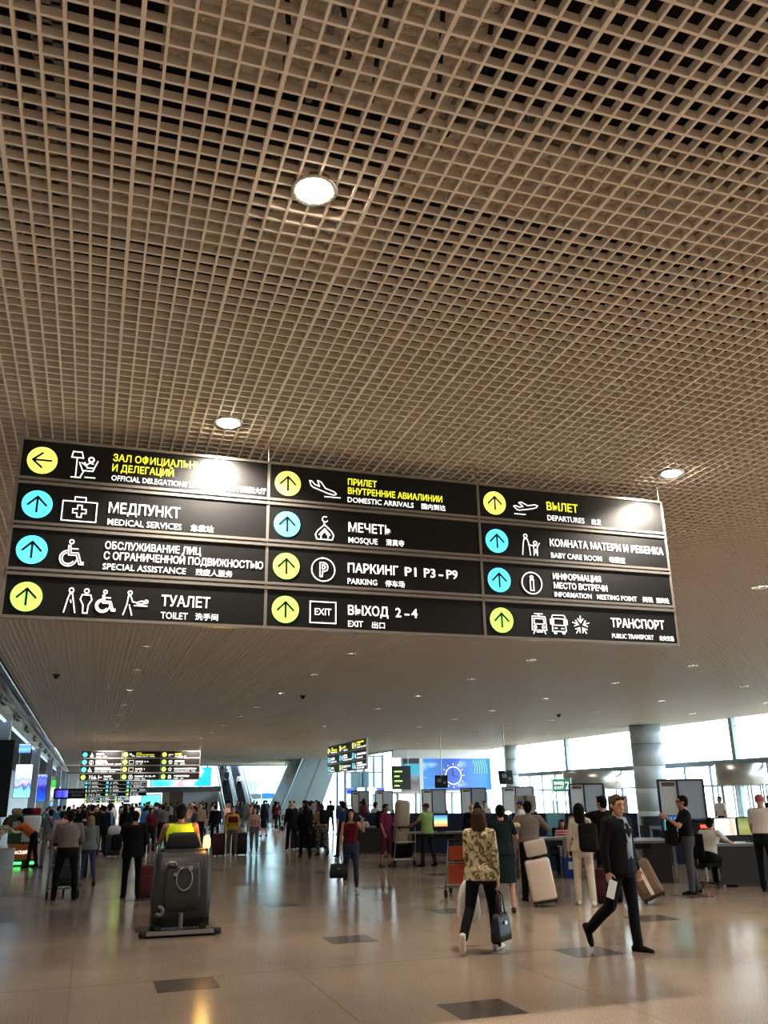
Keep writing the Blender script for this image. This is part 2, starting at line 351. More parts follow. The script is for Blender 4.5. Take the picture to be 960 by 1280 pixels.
# ------------------------------------------------------------------ things above the grid
def duct(x0, x1, y0, y1, z, h, lab):
    g = tag(empty('air_duct', ((x0+x1)/2, (y0+y1)/2, z)), lab, 'duct')
    X, Y = (x1-x0)/2, (y1-y0)/2
    MB().box(-X, X, -Y, Y, 0, h).build('duct_body', MATS['duct_foil'], g)
    n = max(2, int(2*max(X, Y)/.9))
    for k in range(n+1):
        t = -X+2*X*k/n; MB().box(t-.015, t+.015, -Y-.02, Y+.02, -.02, h+.02).build('flange', 'lgrey', g)
    return g
duct(.05, 1.5, 2.6, 3.42, 5.2, .35, 'foil-wrapped air duct above the grid at the top of the picture')
duct(.75, 1.5, 4.25, 5.0, 5.2, .3, 'small foil-wrapped duct above the grid behind the bright downlight')
duct(1.5, 4.6, 3.55, 4.15, 5.35, .3, 'foil-wrapped duct running to the right above the grid beyond the first duct')
duct(-1.6, 9.0, 6.9, 7.5, 5.3, .4, 'long foil-wrapped duct above the grid over the large sign')
duct(-1.6, .7, 4.6, 5.1, 5.35, .3, 'foil-wrapped duct above the grid left of the bright downlight')
for i, (x, lab) in enumerate([(-.72, 'perforated cable tray above the grid in the top left corner'), (-.45, 'second perforated cable tray above the grid, right of the corner one')]):
    g = tag(empty('cable_tray', (x, 0, 5.0)), lab, 'cable tray')
    t = MB()
    for k in range(70):
        y = 2.2+k*.05; t.box(-.07, .07, y, y+.03, 0, .01)
    t.box(-.07, -.06, 2.2, 5.7, 0, .06).box(.06, .07, 2.2, 5.7, 0, .06).box(-.02, .02, 2.2, 5.7, 0, .012)
    t.build('tray', 'lgrey', g)
    MB().tube([(0, 2.2, .05), (.03, 3.5, .04), (-.02, 4.6, .05), (0, 5.7, .04)], .02, 6).build('cable', 'rubber', g)
cb = MB(); rn = random.Random(5)
for k in range(5):
    x = .5+k*.24; pts = [(x, 2.7, 5.15), (x+rn.uniform(.0, .12), 2.95, 5.02), (x+rn.uniform(0, .12), 3.15, 5.06), (x+rn.uniform(.0, .12), 3.5, 5.15)]
    tag(MB().tube(pts, .012, 6).build('cable', 'rubber', None, True), 'loose black cable under the foil duct above the grid, %s from the left' % ['first', 'second', 'third', 'fourth', 'fifth'][k], 'cable', 'cables above the ceiling grid')

# ------------------------------------------------------------------ downlights
LX = [.85, 5.2, 9.6, 14.1, 18.6, 23.0]
LY = [3.6, 6.62, 10.5, 14.3, 18.1, 21.6, 25.75, 29.9, 33.6, 37.8, 42.0, 46, 50, 54, 58, 62, 66, 70, 74]
def lampdata(e, ang, r):
    l = bpy.data.lights.new('downlight_lamp', 'SPOT'); l.energy = e; l.color = (1, .88, .75); l.spot_size = R(ang); l.spot_blend = .7; l.shadow_soft_size = r; return l
LD = lampdata(LAMP_W, 125, .07); LD.color = (1, .87, .73); LF = lampdata(LAMP_W*.2, 125, .07); LF.color = (1, .95, .88); LS = lampdata(SIGN_W, 140, .05)
def make_light(lab, hot):
    g = tag(empty('downlight', (0, 0, HC)), lab, 'ceiling light', 'round downlights in the grid ceiling')
    MB().lathe([(.085, .03), (.085, -.004), (.118, -.008), (.122, .0), (.118, .02), (.1, .03)], n=28).build('rim', 'reflector', g, True)
    MB().lathe([(.092, -.002), (.06, .07), (.055, .075)], n=28).build('reflector', 'reflector', g, True)
    MB().ball((0, 0, -.006 if hot else .04), (.08 if hot else .045, .08 if hot else .045, .03), 16, 6).build('bulb', 'lamp' if hot else 'lampdim', g, True)
    MB().cbox((0, 0, .12), (.16, .16, .09)).build('housing', 'lgrey', g)
    return g
p_hot = make_light('x', True); p_dim = make_light('x', False)
for p in (p_hot, p_dim): KIDS[p.name] = kids(p)
for c in KIDS[p_hot.name]+KIDS[p_dim.name]: KIDS[c.name] = []
ORD = 'first second third fourth fifth sixth seventh eighth ninth tenth eleventh twelfth thirteenth fourteenth fifteenth sixteenth seventeenth eighteenth nineteenth twentieth'.split()
names = {(0, 0): 'brightly glaring round downlight in the ceiling grid at the top of the picture', (0, 1): 'glowing round downlight just above the left end of the large sign', (1, 1): 'round downlight just above the right end of the large sign', (2, 2): 'dim round downlight in the ceiling right of the large sign'}
uh = ud = False
for j, y in enumerate(LY):
    for i, x in enumerate(LX):
        if y > 57 and x > 19: continue
        if y < 5 and i > 0: continue
        
        hot = j < 2
        if hot: g = p_hot if not uh else copy_tree(p_hot); uh = True
        else: g = p_dim if not ud else copy_tree(p_dim); ud = True
        g.location = (x, y, HC); g['label'] = names.get((i, j), 'round downlight, %s along the %s lengthwise row of ceiling lights' % (ORD[j], ['leftmost', 'second', 'third', 'fourth', 'fifth', 'rightmost'][i]))
        if (i, j) not in names: g['group'] = 'round downlights in the %s stretch of ceiling' % ('near' if y < 24 else 'middle' if y < 44 else 'far')
        elif 'group' in g: del g['group']
        if y < 60:
            l = bpy.data.objects.new('downlight_lamp', LS if (j == 1 and i < 2) else LD if y < 12 else LF); COL.objects.link(l); l.location = (x, y, HC-.03)
for x in LX[:5]:
    for y in (-1.5, 0.8):
        l = bpy.data.objects.new('downlight_lamp', LD); COL.objects.link(l); l.location = (x, y, HC-.03)
LW = lampdata(90, 150, .1); LW.color = (.72, .86, 1)
for k in range(9):
    y = 24+7.6*k; g = copy_tree(p_dim); g.location = (-3.3, y, 4.22); g['label'] = 'small round light under the dark soffit of the left wing, %s from the camera' % ORD[k]; g['group'] = 'lights under the left soffit'
    l = bpy.data.objects.new('soffit_lamp', LW); COL.objects.link(l); l.location = (-3.3, y, 4.15)
for i, (x, y) in enumerate([(-1.0, 22.7), (6.0, 26.2), (17.5, 31.0)]):
    g = tag(empty('security_camera', (x, y, HC)), 'small black dome camera under the %s of the grid ceiling' % ['left edge', 'middle', 'right stretch'][i], 'camera')
    MB().lathe([(.09, 0), (.09, -.03), (.07, -.04)], n=16, cap=True).build('mount', 'black', g); MB().ball((0, 0, -.05), (.065, .065, .06)).build('dome', 'black', g, True)

# ================================================================== SIGNS
TEXTQ = []
def vtext(s, m, parent, x0, x1, z0, z1, bold, name='lettering'):
    TEXTQ.append((s, m, parent, x0, x1, z0, z1, bold, name))
def flush_text():
    tmp = []; cache = {}
    for (s, m, parent, x0, x1, z0, z1, bold, name) in TEXTQ:
        k = (s, bold)
        if k not in cache:
            c = bpy.data.curves.new('t', 'FONT'); c.body = s; c.resolution_u = 2; c.extrude = .02; c.offset = .012 if bold else .002
            o = bpy.data.objects.new('t', c); COL.objects.link(o); cache[k] = o
            cjk = ord(s[0]) > 0x3000
            if cjk: c.offset = .006
            if not cjk and 'H' not in s:
                pass
        tmp.append(cache[k])
    bpy.context.view_layer.update(); dg = bpy.context.evaluated_depsgraph_get(); base = {}
    for k, o in cache.items():
        me = bpy.data.meshes.new_from_object(o.evaluated_get(dg)); base[k] = me
    for (s, m, parent, x0, x1, z0, z1, bold, name) in TEXTQ:
        me = base[(s, bold)].copy(); me.name = name; me.materials.clear(); me.materials.append(M[m])
        n = len(me.vertices); co = [0]*(3*n); me.vertices.foreach_get('co', co)
        X = co[0::3]; Yv = co[1::3]; a, b = min(X), max(X)
        if ord(s[0]) > 0x3000 or s == '-': lo, hi = min(Yv), max(Yv)
        else: lo, hi = 0, .729
        if s == '-': lo, hi = 0, .729
        sx = (x1-x0)/(b-a); sz = (z1-z0)/(hi-lo)
        Z = co[2::3]; out = []
        for i in range(n): out += [x0+(X[i]-a)*sx, -.0045-.003*(Z[i] > 0), z0+(Yv[i]-lo)*sz]
        me.vertices.foreach_set('co', out); me.update()
        o = bpy.data.objects.new(name, me); COL.objects.link(o); o.parent = parent
    for o in set(cache.values()): bpy.data.objects.remove(o)
    TEXTQ.clear()

def stroke(mb, pts, w=.011, closed=False, y=-.0045, d=.003):
    P = [Vector((p[0], p[1])) for p in pts]; n = len(P)
    segs = [(P[i], P[(i+1) % n]) for i in range(n if closed else n-1)]
    for k, (a, b) in enumerate(segs):
        t = (b-a)
        if t.length < 1e-6: continue
        t.normalize(); q = Vector((-t.y, t.x))*w/2; e = t*w*.3; yy = y
        mb.prism([(v.x, yy, v.y) for v in (a-e-q, b+e-q, b+e+q, a-e+q)], (0, -d, 0))
def arc(cx, cz, r, a0, a1, n=14, rz=None):
    rz = rz or r
    return [(cx+r*math.cos(R(a0+(a1-a0)*k/n)), cz+rz*math.sin(R(a0+(a1-a0)*k/n))) for k in range(n+1)]
# pictograms drawn in a box of height 1 centred on 0 (x to the right)
def p_person(skirt=False, dx=0):
    L = [arc(dx, .40, .085, 0, 360)]
    if not skirt: L += [[(dx-.05, .26), (dx+.05, .26), (dx+.10, .0), (dx+.2, -.5)], [(dx-.05, .26), (dx-.12, 0), (dx-.22, -.5)], [(dx, -.0), (dx+.02, -.1)]]
    else: L += [[(dx-.16, .24), (dx+.16, .24), (dx+.22, .05), (dx+.1, -.18), (dx+.08, -.5), (dx-.08, -.5), (dx-.1, -.18), (dx-.22, .05), (dx-.16, .24)]]
    return L
def p_wheel(dx=0, s=1):
    L = [arc(-.03, .42, .07, 0, 360), [(-.06, .30), (-.02, .02), (.22, .02), (.34, -.34), (.42, -.30)], [(-.12, .28), (-.1, -.06), (.16, -.06), (.27, -.38), (.42, -.38)], [(-.02, .17), (.2, .17)], arc(-.1, -.18, .28, 100, 350), arc(-.1, -.18, .2, 110, 330)]
    return [[(dx+x*s, z*s) for x, z in l] for l in L]
def p_baby(dx=0):
    L = [arc(0, .42, .075, 0, 360), [(-.05, .3), (.04, .28), (.12, .05), (.3, .02)], [(-.05, .3), (-.1, -.1), (-.22, -.5)], [(0, -.08), (.12, -.5)], [(.2, -.1), (.7, -.1)], [(.3, -.02), (.45, -.04), (.62, .02), (.5, .1), (.35, .05)], arc(.66, .08, .06, 0, 360)]
    return [[(dx+x, z) for x, z in l] for l in L]
plane_l = [[(-.95, .45), (-.78, .42), (-.6, .2), (-.28, .08), (-.42, .5), (-.2, .44), (.12, -.02), (.7, -.22), (.85, -.38), (.7, -.46), (.3, -.38), (-.7, -.02), (-.85, .1), (-.95, .45)]]
PIC = {
 'lounge': [[(-.42, .5), (-.12, .5), (-.06, .28), (-.46, .28), (-.42, .5)], [(-.27, .28), (-.27, -.48)], [(-.42, -.48), (-.1, -.48)], arc(.22, .24, .09, 0, 360), [(-.18, .1), (-.05, -.2), (.3, -.2), (.45, .2)], [(.0, .12), (.1, -.08), (.32, -.08)], [(-.0, -.2), (-.12, -.48)], [(.05, -.45), (.4, -.45)], [(-.1, .1), (.05, .0), (.18, .12), (.3, .08)]],
 'medical': [[(-.62, .28), (.62, .28), (.62, -.5), (-.62, -.5), (-.62, .28)], [(-.2, .3), (-.2, .46), (.2, .46), (.2, .3)], [(-.08, .14), (.08, .14), (.08, -.02), (.24, -.02), (.24, -.18), (.08, -.18), (.08, -.34), (-.08, -.34), (-.08, -.18), (-.24, -.18), (-.24, -.02), (-.08, -.02), (-.08, .14)]],
 'assist': p_wheel(.0, 1.05), 'toilet': p_person(False, -1.3)+p_person(True, -.72)+p_wheel(.02, .95)+p_baby(.95),
 'arrival': [[(x*.85, z*.8) for x, z in plane_l[0]], [(.05, -.5), (.95, -.5)]], 'departure': [[(x*.72-z*.42, x*.42+z*.72+.06) for x, z in plane_l[0]], [(-.85, -.5), (-.1, -.5)]],
 'mosque': [arc(.02, .4, .12, 60, 330), [(-.02, .24), (-.02, .14), (-.3, -.12), (-.4, -.3), (-.34, -.5), (.34, -.5), (.4, -.3), (.3, -.12), (.02, .14)], [(-.14, -.5), (-.16, -.34), (0, -.12), (.16, -.34), (.14, -.5)], [(-.24, -.3), (0, -.02), (.24, -.3)]],
 'parking': [arc(0, 0, .5, 0, 360, 28), [(-.14, -.3), (-.14, .3), (.05, .3), (.17, .22), (.2, .1), (.17, -.02), (.05, -.08), (-.04, -.08), (-.04, -.3), (-.14, -.3)], [(-.04, .2), (.04, .19), (.09, .1), (.04, .02), (-.04, .02), (-.04, .2)]],
 'exit': [[(-.62, .5), (.62, .5), (.62, -.5), (-.62, -.5), (-.62, .5)]],
 'mother': p_person(True, -.2)[:1]+[[(-.28, .26), (-.12, .26), (-.04, .0), (.0, -.5)], [(-.28, .26), (-.34, 0), (-.4, -.5)], arc(.28, .1, .08, 0, 360), [(.16, -.02), (.2, -.2), (.18, -.5)], [(.4, -.02), (.36, -.2), (.36, -.5)], [(-.08, -.02), (.16, -.04), (.4, -.04), (.5, .1)], [(.28, -.2), (.28, -.4)]],
 'info': [arc(0, 0, .5, 0, 360, 28), arc(0, .27, .07, 0, 360), [(-.08, .15), (.08, .15), (.08, -.34), (-.08, -.34), (-.08, .15)]],
 'transport': [[(-1.3+x, z) for x, z in l] for l in ([(-.32, .3), (.32, .3), (.36, -.32), (-.36, -.32), (-.32, .3)], [(-.2, .42), (.2, .42)], [(-.06, .42), (.06, .3)], [(-.24, .2), (.24, .2), (.24, -.04), (-.24, -.04), (-.24, .2)], arc(-.2, -.18, .06, 0, 360), arc(.2, -.18, .06, 0, 360), [(-.24, -.36), (-.3, -.48)], [(.24, -.36), (.3, -.48)], [(-.14, -.4), (.14, -.4)])]
            + [[(-.3+x, z) for x, z in l] for l in ([(-.34, .32), (-.28, .4), (.28, .4), (.34, .32), (.34, -.34), (-.34, -.34), (-.34, .32)], [(-.26, .24), (.26, .24), (.26, -.06), (-.26, -.06), (-.26, .24)], [(-.34, .2), (-.42, .2), (-.42, -.02)], [(.34, .2), (.42, .2), (.42, -.02)], [(-.24, -.2), (-.1, -.2)], [(.1, -.2), (.24, -.2)], [(-.26, -.34), (-.26, -.44), (-.16, -.44), (-.16, -.36)], [(.26, -.34), (.26, -.44), (.16, -.44), (.16, -.36)])]
            + [q for k in range(5) for q in ([(.82+.12*math.cos(R(90+72*k)), -.02+.12*math.sin(R(90+72*k))), (.82+.44*math.cos(R(90+72*k)), -.02+.44*math.sin(R(90+72*k)))],
                                              [(.82+.34*math.cos(R(90+72*k+24)), -.02+.34*math.sin(R(90+72*k+24))), (.82+.14*math.cos(R(90+72*k)), -.02+.14*math.sin(R(90+72*k))), (.82+.34*math.cos(R(90+72*k-24)), -.02+.34*math.sin(R(90+72*k-24)))])],
 'star': [[(math.cos(R(90+36*k))*(.5 if k % 2 == 0 else .21), math.sin(R(90+36*k))*(.5 if k % 2 == 0 else .21)) for k in range(11)]],
}
PIC['bus'] = [[(x+.3, z) for x, z in l] for l in PIC['transport'][9:17]]; PIC['train'] = [[(x+1.3, z) for x, z in l] for l in PIC['transport'][:9]]
# contents: (disc, picture name, picture centre x, picture height, text list (string, style, x0, x1, z0, z1)); panel origin = upper left corner
C = {
 'lounge': ('y<', .48, .225, [('ЗАЛ ОФИЦИАЛЬНЫХ ЛИЦ', 'Y', .697, 1.67, -.11, -.048), ('И ДЕЛЕГАЦИЙ', 'Y', .697, 1.19, -.20, -.138), ('OFFICIAL DELEGATIONS LOUNGE', 'w', .697, 1.545, -.281, -.234), ('官方代表团大厅', 'w', 1.625, 1.975, -.285, -.230)]),
 'medical': ('c^', .476, .21, [('МЕДПУНКТ', 'W', .697, 1.263, -.188, -.098), ('MEDICAL SERVICES', 'w', .697, 1.281, -.29, -.236), ('急救站', 'w', 1.356, 1.543, -.292, -.235)]),
 'assist': ('c^', .45, .215, [('ОБСЛУЖИВАНИЕ ЛИЦ', 'W', .695, 1.45, -.118, -.056), ('С ОГРАНИЧЕННОЙ ПОДВИЖНОСТЬЮ', 'W', .692, 1.969, -.204, -.142), ('SPECIAL ASSISTANCE', 'w', .69, 1.337, -.288, -.236), ('残废人服务', 'w', 1.416, 1.716, -.293, -.236)]),
 'toilet': ('g^', .73, .195, [('ТУАЛЕТ', 'W', 1.159, 1.544, -.185, -.097), ('TOILET', 'w', 1.161, 1.371, -.288, -.232), ('洗手间', 'w', 1.431, 1.613, -.288, -.232)]),
 'arrival': ('y^', .48, .16, [('ПРИЛЕТ', 'Y', .703, .973, -.122, -.062), ('ВНУТРЕННИЕ АВИАЛИНИИ', 'Y', .703, 1.609, -.207, -.147), ('DOMESTIC ARRIVALS', 'w', .70, 1.325, -.286, -.236), ('国内到达', 'w', 1.402, 1.638, -.29, -.235)]),
 'mosque': ('c^', .49, .205, [('МЕЧЕТЬ', 'W', .707, 1.098, -.187, -.102), ('MOSQUE', 'w', .707, .974, -.288, -.234), ('清真寺', 'w', 1.053, 1.224, -.29, -.23)]),
 'parking': ('g^', .48, .205, [('ПАРКИНГ', 'W', .70, 1.161, -.183, -.1), ('P1', 'W', 1.224, 1.332, -.183, -.1), ('P3', 'W', 1.405, 1.514, -.183, -.1), ('-', 'W', 1.545, 1.588, -.183, -.1), ('P9', 'W', 1.621, 1.729, -.183, -.1), ('PARKING', 'w', .698, .964, -.286, -.234), ('停车场', 'w', 1.04, 1.219, -.292, -.234)]),
 'exit': ('g^', .48, .18, [('ВЫХОД', 'W', .70, 1.062, -.183, -.1), ('2', 'W', 1.128, 1.18, -.183, -.1), ('-', 'W', 1.212, 1.255, -.183, -.1), ('4', 'W', 1.275, 1.331, -.183, -.1), ('EXIT', 'w', .7, .833, -.286, -.232), ('出口', 'w', .913, 1.028, -.292, -.234), ('EXIT', 'w', .408, .552, -.198, -.138)]),
 'departure': ('y^', .49, .155, [('ВЫЛЕТ', 'Y', .709, 1.049, -.184, -.102), ('DEPARTURES', 'w', .708, 1.111, -.289, -.233), ('出发', 'w', 1.191, 1.297, -.294, -.233)]),
 'mother': ('c^', .497, .205, [('КОМНАТА МАТЕРИ И РЕБЕНКА', 'W', .712, 1.975, -.172, -.1), ('BABY CARE ROOM', 'w', .715, 1.26, -.288, -.234), ('母婴室', 'w', 1.345, 1.522, -.293, -.233)]),
 'info': ('c^', .49, .205, [('ИНФОРМАЦИЯ', 'W', .716, 1.229, -.122, -.064), ('МЕСТО ВСТРЕЧИ', 'W', .717, 1.291, -.21, -.152), ('INFORMATION', 'w', .718, 1.11, -.29, -.242), ('MEETING POINT', 'w', 1.17, 1.609, -.29, -.242), ('问讯', 'w', 1.678, 1.789, -.294, -.24), ('迎宾处', 'w', 1.829, 1.975, -.294, -.24)]),
 'transport': ('g^', .80, .205, [('ТРАНСПОРТ', 'W', 1.294, 1.885, -.178, -.092), ('PUBLIC TRANSPORT', 'w', 1.293, 1.748, -.283, -.238), ('公共交通', 'w', 1.812, 1.975, -.288, -.24)]),
 'exit3': ('g^', .48, .18, [('ВЫХОД', 'W', .70, 1.062, -.183, -.1), ('3', 'W', 1.128, 1.18, -.183, -.1), ('-', 'W', 1.212, 1.255, -.183, -.1), ('4', 'W', 1.275, 1.331, -.183, -.1), ('EXIT', 'w', .7, .833, -.286, -.232), ('出口', 'w', .913, 1.028, -.292, -.234)]),
 'exit2': ('g^', .48, .18, [('ВЫХОД', 'W', .70, 1.062, -.183, -.1), ('2', 'W', 1.128, 1.18, -.183, -.1), ('EXIT', 'w', .7, .833, -.286, -.232), ('出口', 'w', .913, 1.028, -.292, -.234)]),
 'bus': ('g^', .48, .2, [('АВТОБУС', 'W', .70, 1.2, -.183, -.1), ('BUS', 'w', .70, .85, -.286, -.232), ('公共汽车', 'w', 1.0, 1.25, -.29, -.234)]),
 'star': ('g^', .48, .2, [('ОФИЦИАЛЬНЫЕ ДЕЛЕГАЦИИ', 'W', .70, 1.85, -.183, -.105), ('OFFICIAL DELEGATIONS', 'w', .70, 1.5, -.286, -.232), ('代表团', 'w', 1.6, 1.8, -.29, -.234)]),
 'train': ('g^', .48, .2, [('ЭЛЕКТРОПОЕЗДА', 'W', .70, 1.5, -.183, -.1), ('TRAINS', 'w', .70, .92, -.286, -.232), ('火车', 'w', 1.04, 1.2, -.29, -.234)]),
}
C['parking2'] = ('g^', .48, .205, C['parking'][3])
PICN = dict(exit3='exit', exit2='exit', parking2='parking')
TITLE = dict(lounge='yellow lettering for the official delegations lounge', medical='first aid kit pictogram', assist='wheelchair pictogram', toilet='four toilet pictograms', arrival='landing plane pictogram', mosque='mosque pictogram', parking='letter P in a ring', exit='framed EXIT pictogram',
             departure='rising plane pictogram', mother='parent and child pictogram', info='letter i in a ring', transport='train, bus and arrows pictograms', exit3='framed exit pictogram', exit2='framed exit pictogram', bus='bus pictogram', star='star pictogram', train='train pictogram', parking2='letter P in a ring')
PANELS = {}
def content_panel(key, w, parent, loc):
    k = (key, w)
    if k in PANELS:
        c = copy_tree(PANELS[k], parent); c.location = loc; return c
    p = MB().box(0, w, 0, .05, -.31, 0).box(.004, w-.004, -.002, 0, -.306, -.004).build('sign_panel', 'board', parent); p.location = loc
    p['label'] = 'black backlit panel with %s' % TITLE[key]
    disc, pcx, ph, texts = C[key]
    dm = {'y': 'disc_y', 'c': 'disc_c', 'g': 'disc_g'}[disc[0]]
    d = MB(); d.prism([(x, -.003, z) for x, z in arc(.157, -.165, .114, 0, 360, 36)[:-1]], (0, -.006, 0)); d.build('arrow_disc', dm, p)
    a = MB(); cx, cz = .157, -.165
    if disc[1] == '^': L = [[(cx, cz-.065), (cx, cz+.062)], [(cx-.068, cz-.008), (cx, cz+.062), (cx+.068, cz-.008)]]
    else: L = [[(cx+.07, cz), (cx-.066, cz)], [(cx+.0, cz+.062), (cx-.07, cz), (cx+.0, cz-.062)]]
    for l in L: stroke(a, l, .017, y=-.0092)
    a.build('arrow', 'board', p)
    g = MB()
    for l in PIC[PICN.get(key, key)]: stroke(g, [(pcx+x*ph, -.175+z*ph) for x, z in l], .0085)
    g.build('pictogram', 'white_lit', p)
    for (s, st, x0, x1, z0, z1) in texts:
        if key in ('exit3',) and x0 < .5: continue
        vtext(s, {'Y': 'yellow_lit', 'W': 'white_lit', 'w': 'white_lit'}[st], p, x0, x1, z0, z1, st != 'w')
    PANELS[k] = p
    return p
def sign(loc, rows, lab, rotz=0, sc=1, hang=.19, cols=(2.01, 1.985, 2.035)):
    g = tag(empty('directional_sign', loc, rotz), lab, 'sign'); g.scale = (sc, sc, sc)
    pitch = .373; X = [0, cols[0], cols[0]+cols[1], sum(cols)]
    for r, row in enumerate(rows):
        for c, key in enumerate(row):
            content_panel(key, round(cols[c]-.022, 3), g, (X[c]+.011, 0, -r*pitch))
            rl = MB()
            for z in (.012, -.322): rl.box(X[c]+.004, X[c+1]-.004, -.014, .06, z-.011-r*pitch, z+.011-r*pitch)
            rl.build('rail', 'rail', g)
    H = (len(rows)-1)*pitch+.335
    for i, x in enumerate(X):
        MB().box(x-.012, x+.012, -.006, .062, -H, .024).build('post', 'rail', g)
        MB().cyl((x, .03, .02), (x, .03, hang/sc), .006, 6).build('suspension_rod', 'steel', g)
    sl = MB()
    for r in range(len(rows)-1):
        sl.box(.02, X[3]-.02, .01, .05, -.345-r*pitch, -.338-r*pitch)
        for k in range(60): sl.box(.05+k*X[3]/61, .08+k*X[3]/61, .0, .05, -.358-r*pitch, -.338-r*pitch)
    sl.build('bracket', 'lgrey', g)
    return g
ROWS1 = [['lounge', 'arrival', 'departure'], ['medical', 'mosque', 'mother'], ['assist', 'parking', 'info'], ['toilet', 'exit', 'transport']]
ROWS2 = [['mosque', 'arrival', 'departure'], ['info', 'exit3', 'bus'], ['assist', 'exit2', 'star'], ['toilet', 'parking2', 'train']]
ROWS3 = [['medical', 'mosque', 'mother'], ['info', 'mosque', 'assist'], ['parking2', 'info', 'transport'], ['toilet', 'exit2', 'bus']]
s1 = sign((-.747, 6.95, 4.578), ROWS1, 'large black hanging sign of four rows with ЗАЛ ОФИЦИАЛЬНЫХ at its top left, nearest of all signs', hang=.2)
flush_text()
for p in PANELS.values():
    pass
# children are looked up once before copying
def cache_kids():
    KIDS.clear(); ch = {}
    for o in bpy.data.objects:
        if o.parent: ch.setdefault(o.parent.name, []).append(o)
    for o in bpy.data.objects: KIDS[o.name] = ch.get(o.name, [])
cache_kids()
_ct = copy_tree
def copy_tree(o, parent=None):
    c = o.copy(); COL.objects.link(c)
    if parent is not None: c.parent = parent
    for chd in KIDS.get(o.name, []): copy_tree(chd, c)
    return c
s2 = sign((-.52, 48.5, 4.26), ROWS2, 'hanging sign with МЕЧЕТЬ at its top left, second along the hall, above the crowd', hang=.5, sc=1.0)
flush_text(); cache_kids()
s3 = sign((-.42, 80, 3.42), ROWS3, 'small far hanging sign showing just below the second sign', hang=1.37, sc=.85)
flush_text(); cache_kids()
s4 = sign((-.40, 100, 2.72), ROWS3, 'farthest tiny hanging sign with a row of green discs above the crowd', hang=2.07, sc=.76)
s5 = sign((12.75, 49.2, 4.5), [['arrival', 'departure', 'lounge'], ['medical', 'info', 'mother'], ['mosque', 'parking', 'assist']], 'hanging sign of three rows seen at a slant, with yellow lettering on its top row', rotz=R(-91), sc=1.33, hang=.28)
flush_text(); cache_kids()
for (x, y) in ((.85, 48.15), (5.2, 48.15)):
    l = bpy.data.objects.new('downlight_lamp', LS); COL.objects.link(l); l.location = (x, y, HC-.03)

# ================================================================== LEFT WING
def pillar(x, y, n):
    p = struct(empty('pillar', (x, y, 0)))
    MB().box(-.16, .16, -.3, .3, .62, 4.2).build('shaft', 'pillar', p); MB().box(-.18, .18, -.32, .32, 0, .62).build('plinth', 'brown', p)
for n, (y, x) in enumerate([(29.5, -2.62), (45.2, -2.50), (56.5, -2.32), (67.5, -2.16), (78, -2.1), (89, -2.05)]): pillar(x, y, n)
def lightbox(x0, x1, y, z0, z1, m, lab, name='poster_lightbox', cat='poster'):
    g = tag(empty(name, ((x0+x1)/2, y, z0)), lab, cat); w = (x1-x0)/2; h = z1-z0
    MB().box(-w, w, 0, .1, 0, h).build('casing', 'black', g); MB().box(-w+.02, w-.02, -.01, 0, .02, h-.02).build('picture', m, g)
    for s in (-w*.7, w*.7): MB().cyl((s, .05, h), (s, .05, 4.25-z0), .012, 6).build('suspension_rod', 'steel', g)
    return g
P1 = poster('poster_sea', [(0, (150, 235, 245)), (.28, (130, 220, 240)), (.30, (60, 90, 190)), (.42, (215, 200, 215)), (.5, (120, 190, 230)), (.6, (240, 252, 252)), (1, (225, 250, 250))], 2, 1.1, 3)
P2 = poster('poster_blue', [(0, (40, 120, 200)), (.25, (20, 70, 210)), (.5, (36, 40, 170)), (.75, (110, 120, 220)), (.9, (60, 90, 220)), (1, (200, 210, 240))], 2, 1.0, 4)
P3 = poster('poster_green', [(0, (90, 120, 80)), (.35, (225, 225, 215)), (.6, (240, 244, 235)), (.66, (70, 190, 80)), (1, (60, 200, 70))], 2, 1.0, 5)
P4 = poster('poster_cyan', [(0, (80, 130, 235)), (.4, (130, 210, 245)), (.7, (90, 140, 240)), (1, (190, 220, 250))], 2, 1.1, 8)
PB = poster('screen_purple', [(0, (40, 30, 160)), (.4, (90, 80, 230)), (.6, (50, 60, 220)), (1, (130, 130, 240))], 0, 1.0, 4)
PC = poster('banner_cyan', [(0, (110, 225, 230)), (.12, (60, 225, 230)), (.3, (120, 235, 235)), (.42, (235, 240, 240)), (.52, (235, 175, 195)), (.6, (240, 240, 240)), (.8, (225, 232, 240)), (.84, (40, 215, 225)), (1, (30, 210, 222))], 0, .95, 2)
PD = poster('panel_cyan', [(0, (100, 225, 230)), (1, (130, 232, 235))], 0, .9)
PW = poster('shopfront_white', [(0, (255, 250, 240)), (.3, (240, 230, 215)), (.5, (255, 255, 252)), (.75, (200, 180, 160)), (1, (255, 252, 248))], 0, 1.5, 6)
PS = poster('monitor_rainbow', [(0, (235, 160, 80)), (.4, (240, 235, 170)), (.6, (150, 230, 200)), (1, (70, 130, 220))], 2, .9)
PX = poster('monitor_white', [(0, (240, 240, 240)), (.6, (250, 250, 250)), (.8, (235, 170, 120)), (1, (245, 245, 245))], 0, 1.1, 6)
PY = poster('monitor_olive', [(0, (140, 150, 80)), (.5, (170, 180, 110)), (1, (120, 130, 70))], 2, .8, 6)
PG = poster('monitor_green', [(0, (60, 170, 220)), (.5, (80, 220, 150)), (1, (60, 90, 210))], 2, .9)
PF = poster('picture_aircraft', [(0, (160, 150, 150)), (.3, (110, 100, 110)), (.55, (150, 170, 190)), (.62, (70, 200, 230)), (1, (60, 190, 225))], 2, .6, 6)
lightbox(-3.32, -2.56, 44.6, 2.0, 3.5, P1, 'bright backlit poster of a figure by pale water, largest on the left pillars')
lightbox(-3.1, -2.36, 55.8, 1.82, 3.35, P2, 'blue and violet backlit poster, second along the left wall')
